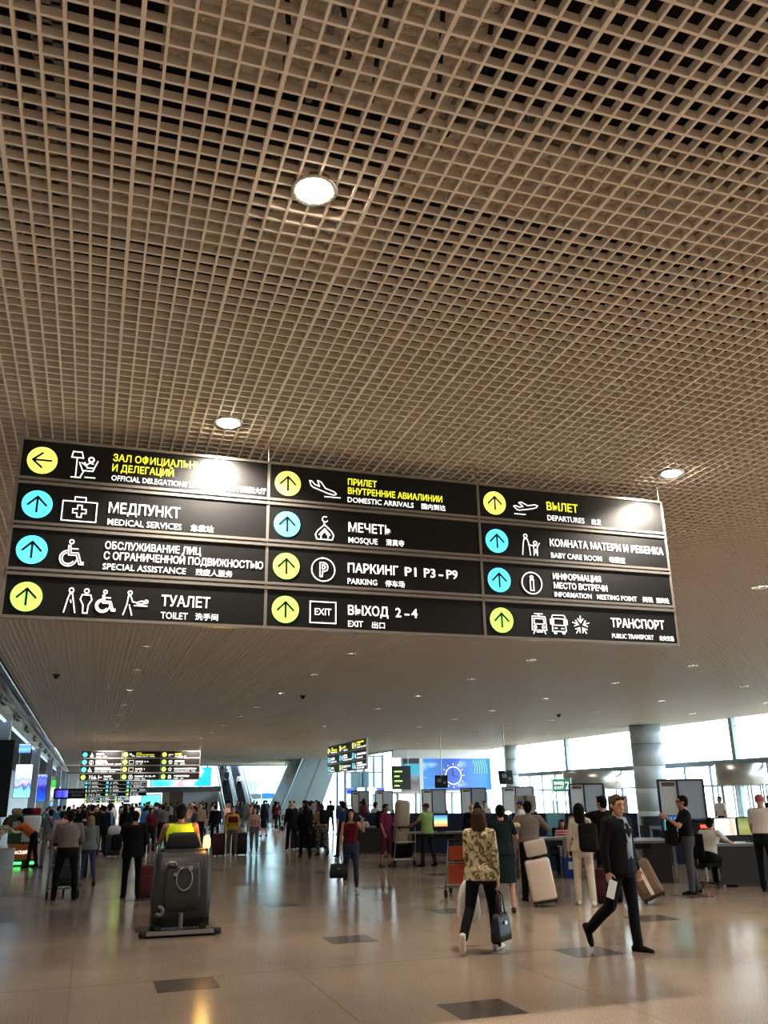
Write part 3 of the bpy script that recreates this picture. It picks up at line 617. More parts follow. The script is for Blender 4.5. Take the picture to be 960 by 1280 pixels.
lightbox(-2.85, -2.22, 66.8, 1.8, 3.3, P3, 'green and white backlit poster, third along the left wall')
lightbox(-2.9, -2.16, 77.3, 1.2, 3.0, P4, 'pale blue backlit panel at the far end of the left wall')
lightbox(-2.95, -2.45, 40.0, 3.75, 4.15, P4, 'small bright screen high up between the left pillars')
g = lightbox(-3.3, -2.25, 28.9, 1.4, 3.6, 'board', 'large unlit black panel on the nearest left pillar', 'black_panel', 'panel')
g = tag(empty('information_screen', (-1.15, 60, 1.97)), 'black hanging screen with a violet picture and two lines of grey lettering', 'screen')
MB().box(-.95, .95, 0, .1, 0, .62).build('casing', 'black', g); MB().box(-.85, -.1, -.01, 0, .1, .52).build('picture', PB, g)
for s in (-.8, .8): MB().cyl((s, .05, .6), (s, .05, HC-1.97), .012, 6).build('suspension_rod', 'steel', g)
vtext('ИНФОРМАЦИЯ', 'lgrey', g, .0, .85, .34, .46, True); vtext('INFO', 'lgrey', g, .15, .7, .16, .27, True)
for c in g.children:
    pass
# ================================================================== FAR END
struct(MB().box(-8, 11.2, 106, 106.3, 0, 7).build('wall_far', 'offwhite'))
struct(MB().box(-8, 11.2, 84, 86, 2.25, 2.95).box(-8, 4.6, 84, 86, 2.95, 4.78).build('trim_4', 'soffit') if 0 else MB().box(4.5, 11.2, 81, 86, 2.45, 2.9).build('bulkhead_soffit', 'grey'))
lightbox(-2.2, 4.3, 104.5, .0, 2.15, PW, 'long bright white shopfront at the far end of the hall', 'shopfront', 'shop front')
g = tag(empty('banner', (7.6, 80.5, 2.92)), 'wide cyan and white backlit banner with pink figures, above the far crowd', 'banner')
MB().box(-2.6, 2.6, 0, .2, 0, 1.6).build('casing', 'grey', g); MB().box(-2.55, 2.55, -.02, 0, .03, 1.55).build('picture', PC, g)
MB().box(-2.3, -2.2, 0, .1, 1.6, HC-2.92).box(2.2, 2.3, 0, .1, 1.6, HC-2.92).build('bracket', 'grey', g)
g = tag(empty('light_panel', (5.25, 82, 0)), 'plain cyan luminous panel standing at the far end under the banner', 'panel')
MB().box(-.85, .85, 0, .15, .0, 2.3).build('casing', 'grey', g); MB().box(-.8, .8, -.02, 0, .5, 2.25).build('picture', PD, g)
struct(MB().box(6.2, 6.8, 82, 82.5, 0, 2.45).build('wall_panel', 'cream')); struct(MB().box(6.8, 8.0, 82.2, 82.7, 0, 2.45).build('wall_panel', 'brown'))
struct(MB().box(8.0, 11.2, 82.6, 83, 0, 2.45).build('wall_panel', 'white'))
# glazed far facade seen past the ceiling edge
def facade(name, x0, x1, y, z1, nx, nz, gl='cyanglass'):
    w = struct(empty(name, (x0, y, 0))); L = x1-x0
    m = MB()
    for k in range(nx+1): m.box(L*k/nx-.07, L*k/nx+.07, -.1, .1, 0, z1)
    m.build('mullion', 'frame', w)
    m = MB()
    for k in range(nz+1): m.box(0, L, -.08, .08, z1*k/nz-.06, z1*k/nz+.06)
    m.build('transom', 'frame', w); MB().box(0, L, -.01, .01, 0, z1).build('pane', gl, w)
facade('window_20', 11.2, 27, 112, 11, 9, 5, 'cyanglass')
def tower(x, y, w, d, h, lab):
    g = tag(empty('lift_shaft', (x, y, 0)), lab, 'lift shaft'); m = MB()
    for a in (-w/2, 0, w/2):
        for b in (-d/2, d/2): m.box(a-.08, a+.08, b-.08, b+.08, 0, h)
    m.build('post', 'frame', g); m = MB(); k = 0
    while k*1.15 < h: m.box(-w/2, w/2, -d/2-.05, -d/2+.05, k*1.15, k*1.15+.09); k += 1
    m.build('crossbar', 'frame', g); MB().box(-w/2, w/2, -d/2+.02, -d/2+.04, 0, h).build('pane', 'cyanglass', g)
    MB().box(-w*.2, w*.2, -d*.2, d*.2, 1.2, 3.6).build('lift_car', 'lgrey', g)
tower(16.0, 94, 3.4, 2.5, 8, 'glass lift shaft with pale blue frame right of the escalators')
tower(19.2, 64.5, 2.9, 2.2, 4.75, 'glass lift shaft with many mullions below the slanted hanging sign')
g = tag(empty('wayfinding_board', (15.1, 82, 1.75)), 'small blue and grey direction board beside the escalators', 'sign')
MB().box(-1.1, -.1, 0, .08, 0, .45).build('board_plate', 'lgrey', g); MB().box(0, 1.1, 0, .08, 0, .5).build('board_plate', mat('bright_blue_board', (30, 120, 215), .5, emit=(30, 120, 215), es=.5), g)
MB().box(-.06, .02, .0, .08, -1.75, .5).build('post', 'steel', g)
# escalator pair
g = tag(empty('escalator', (0, 80, 0)), 'pair of escalators carrying people up at the far end', 'escalator')
def sl(y): return max(0, y)*.577
for xa, xb, top in ((11.25, 11.55, .95), (12.62, 12.78, .8), (13.75, 14.05, .95)):
    MB().prism([(xa, -1.2, .0), (xa, 0, -.0), (xa, 17, sl(17)-.6), (xa, 17, sl(17)+top), (xa, 0, top), (xa, -1.2, top*.8)], (xb-xa, 0, 0)).build('balustrade', 'column', g)
    MB().tube([((xa+xb)/2, -1.2, top*.85), ((xa+xb)/2, 0, top+.03), ((xa+xb)/2, 17, sl(17)+top+.03)], .05, 8).build('handrail', 'rubber', g)
for xa, xb in ((11.55, 12.62), (12.78, 13.75)):
    for k in range(34):
        y = k*.42; MB().box(xa, xb, y, y+.44, sl(y)-.25, sl(y)+.02).build('step', 'dgrey', g)
# sloping stair casing
g = tag(empty('stair_casing', (0, 70, 0)), 'broad pale grey sloping underside of a staircase rising to the right', 'staircase')
MB().prism([(14.1, 0, 0), (17.25, 0, 0), (19.6, 0, 6.2), (16.9, 0, 6.2)], (0, 6, 0)).build('casing', mat('pale_stair_casing', (160, 172, 176), .55, .1, var=.05, scale=1.5), g)
MB().prism([(13.9, -.3, 0), (14.12, -.3, 0), (16.92, -.3, 6.2), (16.6, -.3, 6.2)], (0, 6.4, 0)).build('glass_balustrade', 'cyanglass', g)
MB().tube([(13.9, -.35, .05), (16.55, -.35, 6.1)], .06, 8).build('handrail', 'steel', g)
MB().prism([(15.6, -.02, 0), (15.68, -.02, 0), (18.2, -.02, 6.2), (18.12, -.02, 6.2)], (0, .03, 0)).build('joint', 'lgrey', g)
# blue billboard wall
g = tag(empty('billboard', (24.3, 59.5, 2.15)), 'wide blue billboard printed with clouds and a white clock ring', 'billboard')
MB().box(-3.35, 3.35, 0, .15, 0, 2.15).build('picture', MATS['sky_billboard'], g)
def ring(mb, cx, cz, r, w, y=-.02, n=40):
    stroke(mb, arc(cx, cz, r, 0, 360, n), w, y=y, d=.02)
m = MB(); ring(m, .4, .98, .6, .035)
for k in range(12):
    a = R(30*k); stroke(m, [(.4+.74*math.cos(a), .98+.74*math.sin(a)), (.4+.84*math.cos(a), .98+.84*math.sin(a))], .025, y=-.02, d=.02)
m.build('clock_ring', 'white_lit', g); m = MB(); stroke(m, [(.4, .98), (.8, .9)], .05, y=-.02, d=.02); stroke(m, [(.4, .98), (.39, 1.38)], .04, y=-.02, d=.02); m.build('clock_hand', 'navy', g)
m = MB()
for k in range(6): stroke(m, [(2.0+k*.18, 2.0), (2.12+k*.18, 1.5), (2.05+k*.2, 1.1)], .03, y=-.02, d=.02)
m.build('printed_stroke', mat('pale_print', (120, 180, 225), .6, emit=(120, 180, 225), es=.5), g)
struct(MB().box(19.3, 27.4, 59.3, 59.8, 1.98, 2.12).build('trim_5', 'cream')); struct(MB().box(27.6, 28.6, 59, 59.6, 0, 6).build('wall_panel', 'cyanglass'))
facade('window_21', 19.3, 27.6, 60.2, 2.0, 6, 1)
struct(MB().box(20.9, 27.7, 59.7, 60.0, 2.1, 6.6).build('wall_panel', 'offwhite'))
g = tag(empty('advert_board', (21.2, 57.8, 2.15)), 'small advert board with an aircraft picture left of the blue billboard', 'advert')
MB().box(-.75, .3, 0, .15, 0, 1.75).build('picture', PF, g); MB().box(-.85, .3, 0, .15, 1.75, 2.1).build('head_panel', 'dgrey', g); MB().box(.3, .55, -.02, .17, -2.15, 2.1).build('edge_post', 'white', g)
g = tag(empty('flight_display', (19.55, 56, 2.2)), 'flight display with green lit rows left of the aircraft advert', 'screen')
MB().box(-.65, .65, 0, .12, 0, 1.5).build('casing', 'black', g); m = MB()
for k in range(4): m.box(-.5, -.15+.2*(k % 2), -.015, 0, .2+.3*k, .28+.3*k)
m.build('lit_row', 'disc_g', g)
for s in (-.5, .5): MB().cyl((s, .06, 1.5), (s, .06, HC-2.2), .015, 6).build('suspension_rod', 'steel', g)
for i, (x, nm) in enumerate([(17.2, 'leftmost'), (17.95, 'second'), (18.7, 'third'), (19.4, 'rightmost')]):
    g = tag(empty('counter_screen', (x, 60, 1.98)), '%s small violet and white screen in the row above the far counters' % nm, 'screen'); MB().box(-.27, .27, 0, .08, 0, .42).build('picture', P2 if i % 3 == 0 else mat('pale_screen', (220, 225, 250), .4, emit=(215, 222, 250), es=.9), g)
    MB().cyl((0, .04, .42), (0, .04, HC-1.98), .012, 6).build('suspension_rod', 'steel', g)
# hanging monitors
def hang_monitor(x, y, z, lab, r):
    g = tag(empty('hanging_monitor', (x, y, z), r), lab, 'monitor')
    rbox('casing', (0, 0, 0), (.62, .1, .58), .02, 'black', g, rotm=Matrix.Rotation(R(-14), 3, 'X')); MB().cyl((0, .02, .2), (0, .02, HC-z), .022, 8).build('pole', 'steel', g)
    MB().cbox((-.08, -.085, .06), (.2, .03, .16)).cbox((.16, -.07, -.05), (.12, .02, .1)).build('rear_plate', 'lgrey', g)
hang_monitor(15.9, 39.8, 2.42, 'black monitor hanging on a pole in front of the blue billboard', R(-30))
hang_monitor(17.3, 35.7, 2.5, 'black monitor hanging on a pole in front of the dark round column', R(-10))
# green exit board
g = tag(empty('exit_board', (20.2, 36, 1.86)), 'green board with the number 2 near the glazing', 'sign')
MB().box(-.46, .46, 0, .06, 0, .55).build('board_plate', 'greensign', g); vtext('2', 'white_lit', g, .17, .38, .12, .45, False); vtext('ВЫХОД', 'white_lit', g, -.38, .1, .31, .44, True); vtext('EXIT', 'white_lit', g, -.38, .1, .12, .24, False)
MB().box(-.5, -.46, 0, .06, -1.86, .6).box(.46, .5, 0, .06, -1.86, .6).build('post', 'steel', g)
# revolving door drums
for (x, y, r, lab) in ((25.15, 30.2, .95, 'curved steel head of a revolving door at the right glazing'), (24.6, 40.6, 1.5, 'curved steel head of the farther revolving door behind the booths')):
    g = tag(empty('revolving_door', (x, y, 0)), lab, 'door')
    MB().lathe([(r, 2.0), (r, 2.82)], n=36, cap=True).build('drum_head', 'steel', g, True); m = MB()
    for k in range(10):
        a = R(36*k); m.cyl((r*.97*math.cos(a), r*.97*math.sin(a), 0), (r*.97*math.cos(a), r*.97*math.sin(a), 2), .035, 6)
    m.build('post', 'frame', g); MB().box(-r*.9, r*.9, -.02, .02, .1, 2).build('door_leaf', 'glass', g)
# ================================================================== INSPECTION AREA
def booth(x, y, rot, w, lab, top=2.1):
    g = tag(empty('inspection_booth', (x, y, 0), R(rot)), lab, 'booth')
    f = .05
    for px in (0, w*.42, w): MB().box(px-f/2, px+f/2, -.03, .03, .0, top).build('frame_post', 'navy', g)
    MB().box(0, w, -.03, .03, top-.04, top+.01).build('head_rail', 'dgrey', g)
    MB().box(f/2, w*.42-f/2, -.01, .01, .8, top-.04).build('panel', 'white', g); MB().box(w*.42+f/2, w-f/2, -.01, .01, .8, top-.04).build('panel', mat('grey_white_panel', (178, 184, 190), .5), g)
    MB().box(w*.08, w*.36, -.03, -.012, top-.17, top-.07).build('nameplate', 'brown', g)
    MB().box(-.1, w+.25, -.05, .6, 0, .8).build('counter', 'navy', g); MB().box(-.12, w+.28, -.1, .64, .8, .84).build('counter_top', 'dgrey', g)
    MB().box(w*.75, w*1.1, .1, .5, .84, 1.08).build('cabinet_box', 'dgrey', g)
    return g
for x, y, rot, w, lab in ((14.45, 20.6, -18, 1.2, 'inspection booth with white panels beside the man in black with a backpack'), (15.6, 27.3, -18, 1.15, 'inspection booth with white panels behind the man in the dark suit'),
                          (17.0, 35.5, -15, 1.35, 'inspection booth with tall white panels under the hanging monitor and dark column'), (16.2, 38.2, -12, 1.15, 'inspection booth behind the floral jacket woman'),
                          (16.1, 43.0, -12, 1.2, 'inspection booth behind the man in the lime shirt'), (15.3, 48.3, -10, .95, 'inspection booth behind the wrapped parcel'), (14.2, 49.3, -10, .95, 'farthest inspection booth, behind the man in magenta')):
    booth(x, y, rot, w, lab)
booth(16.0, 17.3, -18, 1.2, 'tall booth frame cut by the right edge of the picture', 2.75)
g = tag(empty('partition_wall', (0, 0, 0)), 'low navy partition running behind the inspection desks', 'partition')
m = [(9.2, 33), (11.2, 27.6), (13.2, 24.6), (14.6, 21.9)]
for a, b in zip(m[:-1], m[1:]):
    d = Vector((b[0]-a[0], b[1]-a[1])); n_ = max(2, int(d.length/1.2)); an = math.atan2(d.y, d.x)
    for k in range(n_):
        c = Vector(a)+d*(k+.5)/n_; MB().cbox((c.x, c.y, .62), (d.length/n_-.02, .06, 1.24), Matrix.Rotation(an, 3, 'Z')).build('panel', 'navy', g)
def monitor(x, y, z, rot, m, lab, w=.5, h=.36):
    g = tag(empty('monitor', (x, y, z), R(rot)), lab, 'monitor')
    rbox('casing', (0, 0, .12+h/2), (w, .05, h), .012, 'black', g); MB().box(-w/2+.02, w/2-.02, -.028, -.024, .14, .10+h).build('screen', m, g)
    MB().cyl((0, .02, 0), (0, .02, .16), .02, 8).cbox((0, .02, .01), (.24, .18, .02)).build('foot', 'black', g)
    return g
def table(x, y, rot, w, d, h, lab, legm='steel', cabinet=None, front=None, name='inspection_table'):
    g = tag(empty(name, (x, y, 0), R(rot)), lab, 'table')
    MB().box(-w/2, w/2, -d/2, d/2, h-.05, h).build('table_top', 'lgrey', g)
    if front: MB().box(-w/2+.02, w/2-.02, -d/2+.03, -d/2+.06, .05, h-.05).build('front_panel', front, g)
    for sx in (-1, 1):
        for sy_ in (-1, 1):
            MB().box(sx*(w/2-.06)-.03, sx*(w/2-.06)+.03, sy_*(d/2-.08)-.03, sy_*(d/2-.08)+.03, .0, h-.05).build('leg', legm, g)
    MB().box(-w/2+.06, w/2-.06, -.02, .02, h-.18, h-.05).build('apron', 'dgrey', g)
    if cabinet: MB().box(cabinet[0], cabinet[1], -d/2+.02, d/2-.02, 0.0, h-.05).build('cabinet', 'dgrey', g)
    return g
table(12.8, 15.25, -22, 1.7, .8, .80, 'dark desk with two lit monitors at the right edge, under the seated officer', front='dgrey', name='security_desk')
for px, ang, mm, lab in ((12.3, -10, PX, 'lit white monitor on the right hand security desk'), (12.8, -30, PY, 'olive lit monitor on the right hand security desk')): monitor(px, 15.5-.3*(px-12.1), .80, ang, mm, lab)
monitor(12.2, 16.9, .82, -40, PG, 'monitor with a blue and green glow behind the seated officer')
table(11.25, 17.0, -24, 1.5, .7, .82, 'steel roller table behind the man in the dark suit', cabinet=(.25, .6))
table(12.15, 17.9, -24, .6, .6, .80, 'small steel table right of the roller table')
table(9.95, 18.95, -20, 1.15, .7, .84, 'steel table with a grey cabinet behind the man with the wrapped case', cabinet=(-.5, .12), front=None)
table(9.55, 24.3, -18, 1.7, .7, .82, 'long table with a beige computer right of the lime shirt man', cabinet=(.45, .8))
monitor(9.6, 24.2, .82, -15, PS, 'old beige monitor with a colourful screen on the long table', .42, .34)
table(9.0, 29.7, -14, 1.5, .8, .84, 'grey counter behind the woman in the burgundy top', front='dgrey')
table(7.9, 33.2, -12, 1.4, .8, .84, 'far grey counter left of the counter behind the burgundy top', front='dgrey')
g = tag(empty('baggage_scanner', (15.1, 18.9, 0), R(-20)), 'grey baggage scanner with a short red light strip behind the monitors', 'scanner')
rbox('housing', (0, 0, .55), (1.7, .8, 1.1), .05, 'dgrey', g); MB().box(-.75, .1, -.43, -.40, .94, 1.01).build('light_strip', 'redlit', g); MB().box(-.88, .88, -.42, .42, 1.1, 1.14).build('cover', 'navy', g)
for i, (x, y, lab) in enumerate(((15.4, 21.35, 'stack of dark grey trays behind the sunglasses man'), (15.7, 22.8, 'stack of dark grey trays behind the scanner'))):
    for k in range(5):
        o = rbox('security_tray', (x, y, 1.12+k*.05 if i == 0 else .9+.05*k), (.6, .42, .04), .012, 'dgrey', None, rotm=Matrix.Rotation(R(-20+k), 3, 'Z'))
        tag(o, lab.replace('stack of dark grey trays', 'dark grey tray, %s of the stack' % ['lowest', 'second from the bottom', 'middle one', 'second from the top', 'topmost'][k]), 'tray', 'trays stacked %s' % lab.split('trays ')[1])
g = tag(empty('tray_stand', (15.7, 22.8, 0)), 'low dark stand under the right hand tray stack', 'stand'); MB().box(-.32, .32, -.25, .25, 0, .87).build('cabinet', 'dgrey', g)
g = tag(empty('waste_bin', (10.42, 18.5, 0), R(-15)), 'blue plastic bin with a white label under the steel table', 'bin')
MB().rings([[(a*sx, b*sx, z) for a, b in ((-.15, -.12), (.15, -.12), (.15, .12), (-.15, .12))] for sx, z in ((.85, 0), (1, .4), (1.06, .41), (1.06, .43))]).build('bin_body', 'blueplastic', g); MB().box(-.06, .04, -.131, -.128, .18, .34).build('bin_label', 'white', g)
for i, (x0, x1, y, z0, z1, lab) in enumerate(((12.2, 12.85, 24.6, 1.33, 1.75, 'tan back of an upright board left of the green exit board'), (15.05, 15.65, 24, 1.08, 1.7, 'tan back of an upright board behind the man in the dark suit'))):
    g = tag(empty('display_board', ((x0+x1)/2, y, 0), R(-15)), lab, 'board'); w = (x1-x0)/2
    MB().box(-w, w, 0, .05, z0, z1).build('board_plate', 'tanboard', g); MB().box(-.05, .05, -.02, .0, 1.0 if i == 0 else .6, z1).build('rail', 'grey', g); MB().box(-.04, .04, .05, .1, 0, z1).build('post', 'dgrey', g)
for i, (x, y) in enumerate(((9.0, 27.2), (11.3, 23.3), (12.3, 21.0))):
    g = tag(empty('desk_lamp', (x, y, 0)), 'small bright desk light at the %s of the inspection desks' % ['far end', 'middle', 'near end'][i], 'lamp')
    MB().cyl((0, 0, 0), (0, 0, 1.28), .02, 8).cbox((0, 0, .02), (.2, .2, .04)).build('pole', 'dgrey', g); MB().ball((0, 0, 1.3), (.09, .09, .04)).build('bulb', 'lampdim', g, True)
g = tag(empty('acrylic_screen', (11.1, 20.2, 0), R(-20)), 'pale translucent upright screen beside the red striped jumper', 'screen'); MB().box(-.22, .22, 0, .03, .82, 1.62).build('pane', 'cyanglass', g); MB().box(-.25, .25, -.15, .18, 0, .82).build('base', 'navy', g)

# ================================================================== FLOOR SCRUBBER
g = tag(empty('floor_scrubber', (1.36, 13.3, 0), R(-3)), 'charcoal ride-on floor scrubber with squeegee and hose, seen from behind', 'floor scrubber')
def rr(w, d, z, cy_, r=.09, n=5):
    pts = []
    for (sx, sy_, a0) in ((1, 1, 0), (-1, 1, 90), (-1, -1, 180), (1, -1, 270)):
        for k in range(n): a = R(a0+90*k/(n-1)); pts.append((sx*(w/2-r)+r*math.cos(a), cy_+sy_*(d/2-r)+r*math.sin(a), z))
    return pts
MB().rings([rr(.74, .85, .2, .62), rr(.80, .9, .24, .62), rr(.83, .92, .45, .6), rr(.79, .9, .78, .62), rr(.76, .86, .98, .64), rr(.72, .8, 1.05, .66), rr(.64, .7, 1.085, .66)]).build('tank', 'machine', g, True)
MB().rings([rr(.46, .06, .32, .12, .03), rr(.5, .08, .5, .125, .03), rr(.47, .08, .86, .13, .03), rr(.44, .06, .94, .15, .03)]).build('rear_cover', 'machine', g, True)
MB().box(-.4, .4, .25, 1.25, .1, .26).build('chassis', 'black', g)
MB().rings([rr(.76, .9, .1, 1.5), rr(.8, .95, .4, 1.5), rr(.74, .8, .62, 1.5)]).build('front_body', 'machine', g, True)
MB().tube([(0, 1.75, .6), (0, 1.55, 1.0)], .03, 8).build('steering_column', 'black', g); MB().tube([(.17*math.cos(R(a)), 1.53+.06*math.sin(R(a)), 1.02+.16*math.sin(R(a))) for a in range(0, 360, 20)], .014, 6, closed=True).build('steering_wheel', 'rubber', g)
MB().rings([rr(.66, .5, 1.05, .62, .1), rr(.62, .48, 1.11, .62, .1), rr(.5, .4, 1.13, .62, .1)]).build('lid', 'black', g, True)
MB().rings([rr(.50, .12, 1.08, .5, .05), rr(.52, .13, 1.16, .47, .05), rr(.44, .12, 1.30, .45, .05), rr(.32, .09, 1.345, .44, .04)]).build('seat_back', 'black', g, True)
m = MB()
for k in range(1): m.tube([(-.30+.03*math.cos(R(a))*1.6+.0, .09, .33+.0+.05*math.sin(R(a))) for a in range(-150, 120, 20)], .028, 8)
m.build('hose_curl', 'grey', g, True)
MB().tube([(-.2, .13, .36), (-.205, .12, .6), (-.2, .13, .85), (-.19, .14, .94)], .028, 8).build('hose', 'rubber', g, True)
MB().tube([(.0+.13*math.cos(R(a))*.85+.02, .06, .74+.15*math.sin(R(a))) for a in range(100, 440, 20)], .009, 6).build('hose_loop', 'lgrey', g, True)
MB().cbox((.1, .07, .88), (.06, .04, .05)).cbox((-.1, .07, .8), (.06, .04, .04)).build('hose_clip', 'lgrey', g)
MB().tube([(-.25, .08, .93), (-.2, .05, .96), (-.12, .05, .96), (-.1, .08, .92)], .02, 8).build('grab_handle', 'lgrey', g)
MB().box(-.46, .46, .0, .06, .035, .085).build('squeegee_bar', 'steel', g); MB().box(-.48, .48, .06, .075, .0, .09).build('squeegee_blade', 'rubber', g)
for s in (-1, 1):
    MB().lathe([(.02, .02), (.06, .02), (.06, .09), (.02, .09)], (s*.5, .04, 0), 16, True).build('end_roller', 'rubber', g, True)
    MB().box(s*.3-.03, s*.3+.03, .03, .3, .08, .14).build('squeegee_arm', 'black', g)
    MB().cyl((s*.34, .8, .11), (s*.4, .8, .11), .11, 16).build('wheel', 'rubber', g, True)
MB().cyl((0, .12, .1), (0, .1, .3), .03, 10).build('drain_pipe', 'grey', g)
MB().cyl((.34, .5, 1.0), (.34, .5, 1.12), .02, 8).build('beacon_stem', 'black', g); MB().lathe([(.045, 1.12), (.052, 1.15), (.048, 1.25), (.02, 1.29)], (.34, .5, 0), 16, True).build('beacon', 'amber', g, True)
l = bpy.data.lights.new('beacon_light', 'POINT'); l.energy = 6; l.color = (1, .6, .2); l.shadow_soft_size = .05; lo = bpy.data.objects.new('beacon_light', l); COL.objects.link(lo); lo.location = (1.78, 13.75, 1.4)

# ================================================================== LUGGAGE, TROLLEYS
def suitcase(x, y, rot, w, d, h, m, lab, tilt=0, handle=0, z=0, strap=None, wrapped=False):
    g = tag(empty('suitcase', (x, y, z+abs(math.sin(R(tilt)))*w/2), rot=(0, R(tilt), R(rot))), lab, 'suitcase')
    rbox('shell', (0, 0, .06+h/2), (w, d, h), min(.05, d*.25), m, g, 3)
    if not wrapped:
        rbox('pocket', (0, -d/2-.012, .06+h*.42), (w*.78, .04, h*.55), .018, m, g)
        MB().box(-w/2-.002, w/2+.002, -.008, .008, .06, .06+h).build('zip', 'black', g)
    MB().cbox((0, 0, .05), (w*.96, d*.9, .04)).build('base_frame', 'black', g)
    for sx in (-1, 1):
        for sy_ in (-1, 1): MB().cyl((sx*(w/2-.05)-.015, sy_*(d/2-.04), .03), (sx*(w/2-.05)+.015, sy_*(d/2-.04), .03), .03, 12).build('wheel', 'rubber', g)
    if handle:
        MB().tube([(-w*.28, d*.35, h), (-w*.28, d*.35, h+handle), (w*.28, d*.35, h+handle), (w*.28, d*.35, h)], .009, 6).build('telescopic_handle', 'steel', g)
    MB().tube([(-.07, 0, h+.06), (-.06, 0, h+.1), (.06, 0, h+.1), (.07, 0, h+.06)], .012, 6).build('grip', 'black', g)
    if strap: MB().box(-.03, .03, -d/2-.036, -d/2-.03, .1, h*.95).build('strip', strap, g)
    return g
M['wrap'] = mat('film_wrapped_shell', (226, 206, 190), .28, var=.05, scale=9, bump=.7); M['brown_case'] = mat('brown_case_cloth', (112, 88, 70), .75, var=.12, scale=10); M['red_case'] = mat('red_case_cloth', (96, 26, 28), .6, var=.15); M['black_case'] = mat('black_case_cloth', (34, 34, 38), .6, var=.1); M['maroon_case'] = mat('maroon_shell', (70, 24, 32), .45, var=.1); M['cream_case'] = mat('white_shell', (226, 222, 216), .45, var=.03)
suitcase(7.45, 14.12, -25, .42, .26, .66, 'wrap', 'pale film-wrapped suitcase on wheels beside the woman in the dark green dress', -9, 0, wrapped=True)
o = rbox('shopping_bag', (7.34, 14.16, .92), (.36, .2, .24), .03, 'cream_cloth', None, rotm=Matrix.Rotation(R(-12), 3, 'Y') @ Matrix.Rotation(R(-25), 3, 'Z')); tag(o, 'pale paper bag resting on the film-wrapped suitcase', 'bag')
suitcase(9.17, 13.5, -30, .40, .26, .58, 'brown_case', 'brown cloth suitcase with a pale strip, tilted behind the man in the dark suit', -24, .2, strap='white_shoes')
suitcase(1.25, 18.45, -8, .36, .22, .55, 'red_case', 'dark red suitcase with raised handle beside the person in black', 0, .42)
suitcase(4.28, 31.0, -10, .42, .26, .66, 'maroon_case', 'dark maroon suitcase left of the woman in the yellow jacket', 0, .3)
suitcase(5.05, 31.0, -10, .36, .26, .66, 'black_case', 'black suitcase between the yellow jacket and the pink top', 0, .3)
suitcase(4.83, 31.15, -10, .18, .2, .62, 'maroon_case', 'narrow maroon suitcase against the black one', 0, .2)
suitcase(.95, 33.0, -5, .5, .35, .6, 'black_case', 'black box case with white bags on top among the crowd', 0, 0)
o = rbox('plastic_bag', (.95, 32.9, .84), (.42, .3, .3), .1, 'white_cloth', None); tag(o, 'white plastic bag on the black case in the crowd', 'bag')
suitcase(8.55, 14.0, -60, .3, .2, .5, 'maroon_case', 'purple-brown case behind the legs of the man in the dark suit', 0, .0)
def trolley(x, y, rot, lab, ad=None, s=1):
    g = tag(empty('luggage_trolley', (x, y, 0), R(rot)), lab, 'luggage trolley')
    MB().tube([(-.3, .25, .14), (-.3, -.3, .16), (-.28, -.42, .6), (-.26, -.5, 1.0), (.26, -.5, 1.0), (.28, -.42, .6), (.3, -.3, .16), (.3, .25, .14)], .018, 8).build('frame', 'steel', g, True)
    MB().tube([(-.28, -.44, .62), (.28, -.44, .62)], .012, 6).tube([(-.3, -.3, .18), (.3, -.3, .18)], .014, 6).tube([(0, -.3, .17), (0, .5, .13)], .016, 6).tube([(-.3, .25, .14), (0, .5, .13), (.3, .25, .14)], .016, 6).build('crossbar', 'steel', g)
    MB().tube([(-.26, -.5, 1.0), (.26, -.5, 1.0)], .026, 8).build('handle', 'rubber', g, True)
    for wx, wy_ in ((-.29, -.28), (.29, -.28), (0, .5)):
        MB().cyl((wx-.02, wy_, .07), (wx+.02, wy_, .07), .07, 14).build('wheel', 'rubber', g)
    if ad:
        MB().box(-.25, .25, -.5, -.47, .66, .9).build('advert_panel', ad, g)
        MB().box(-.26, .26, -.43, -.40, .25, .58).build('advert_panel', ad, g)
    return g
M['ad_red'] = mat('orange_red_advert', (176, 66, 34), .5, var=.2, scale=9)
trolley(-.33, 19.75, 0, 'steel luggage trolley in front of the man in the grey shirt')
suitcase(-.35, 19.85, 0, .42, .3, .62, 'grey_cloth', 'grey case standing on the trolley in front of the grey shirt', 0, 0, z=.17)
trolley(8.2, 23.7, 0, 'luggage trolley loaded with black bags between the magenta and lime men')
o = rbox('parcel', (8.2, 23.55, 1.12), (.42, .3, 1.15), .12, mat('wrapped_parcel_paper', (168, 146, 120), .45, var=.25, scale=5, bump=.5), None, 3, rotm=Matrix.Rotation(R(5), 3, 'Y')); tag(o, 'tall brown film-wrapped parcel upright on the trolley of the magenta man', 'parcel')
o = rbox('travel_bag', (8.2, 23.7, .42), (.6, .45, .42), .1, 'black_cloth', None, 3); tag(o, 'black travel bag under the tall wrapped parcel', 'bag')
trolley(6.75, 16.3, -8, 'luggage trolley with orange-red advert panels beside the floral jacket', ad='ad_red')
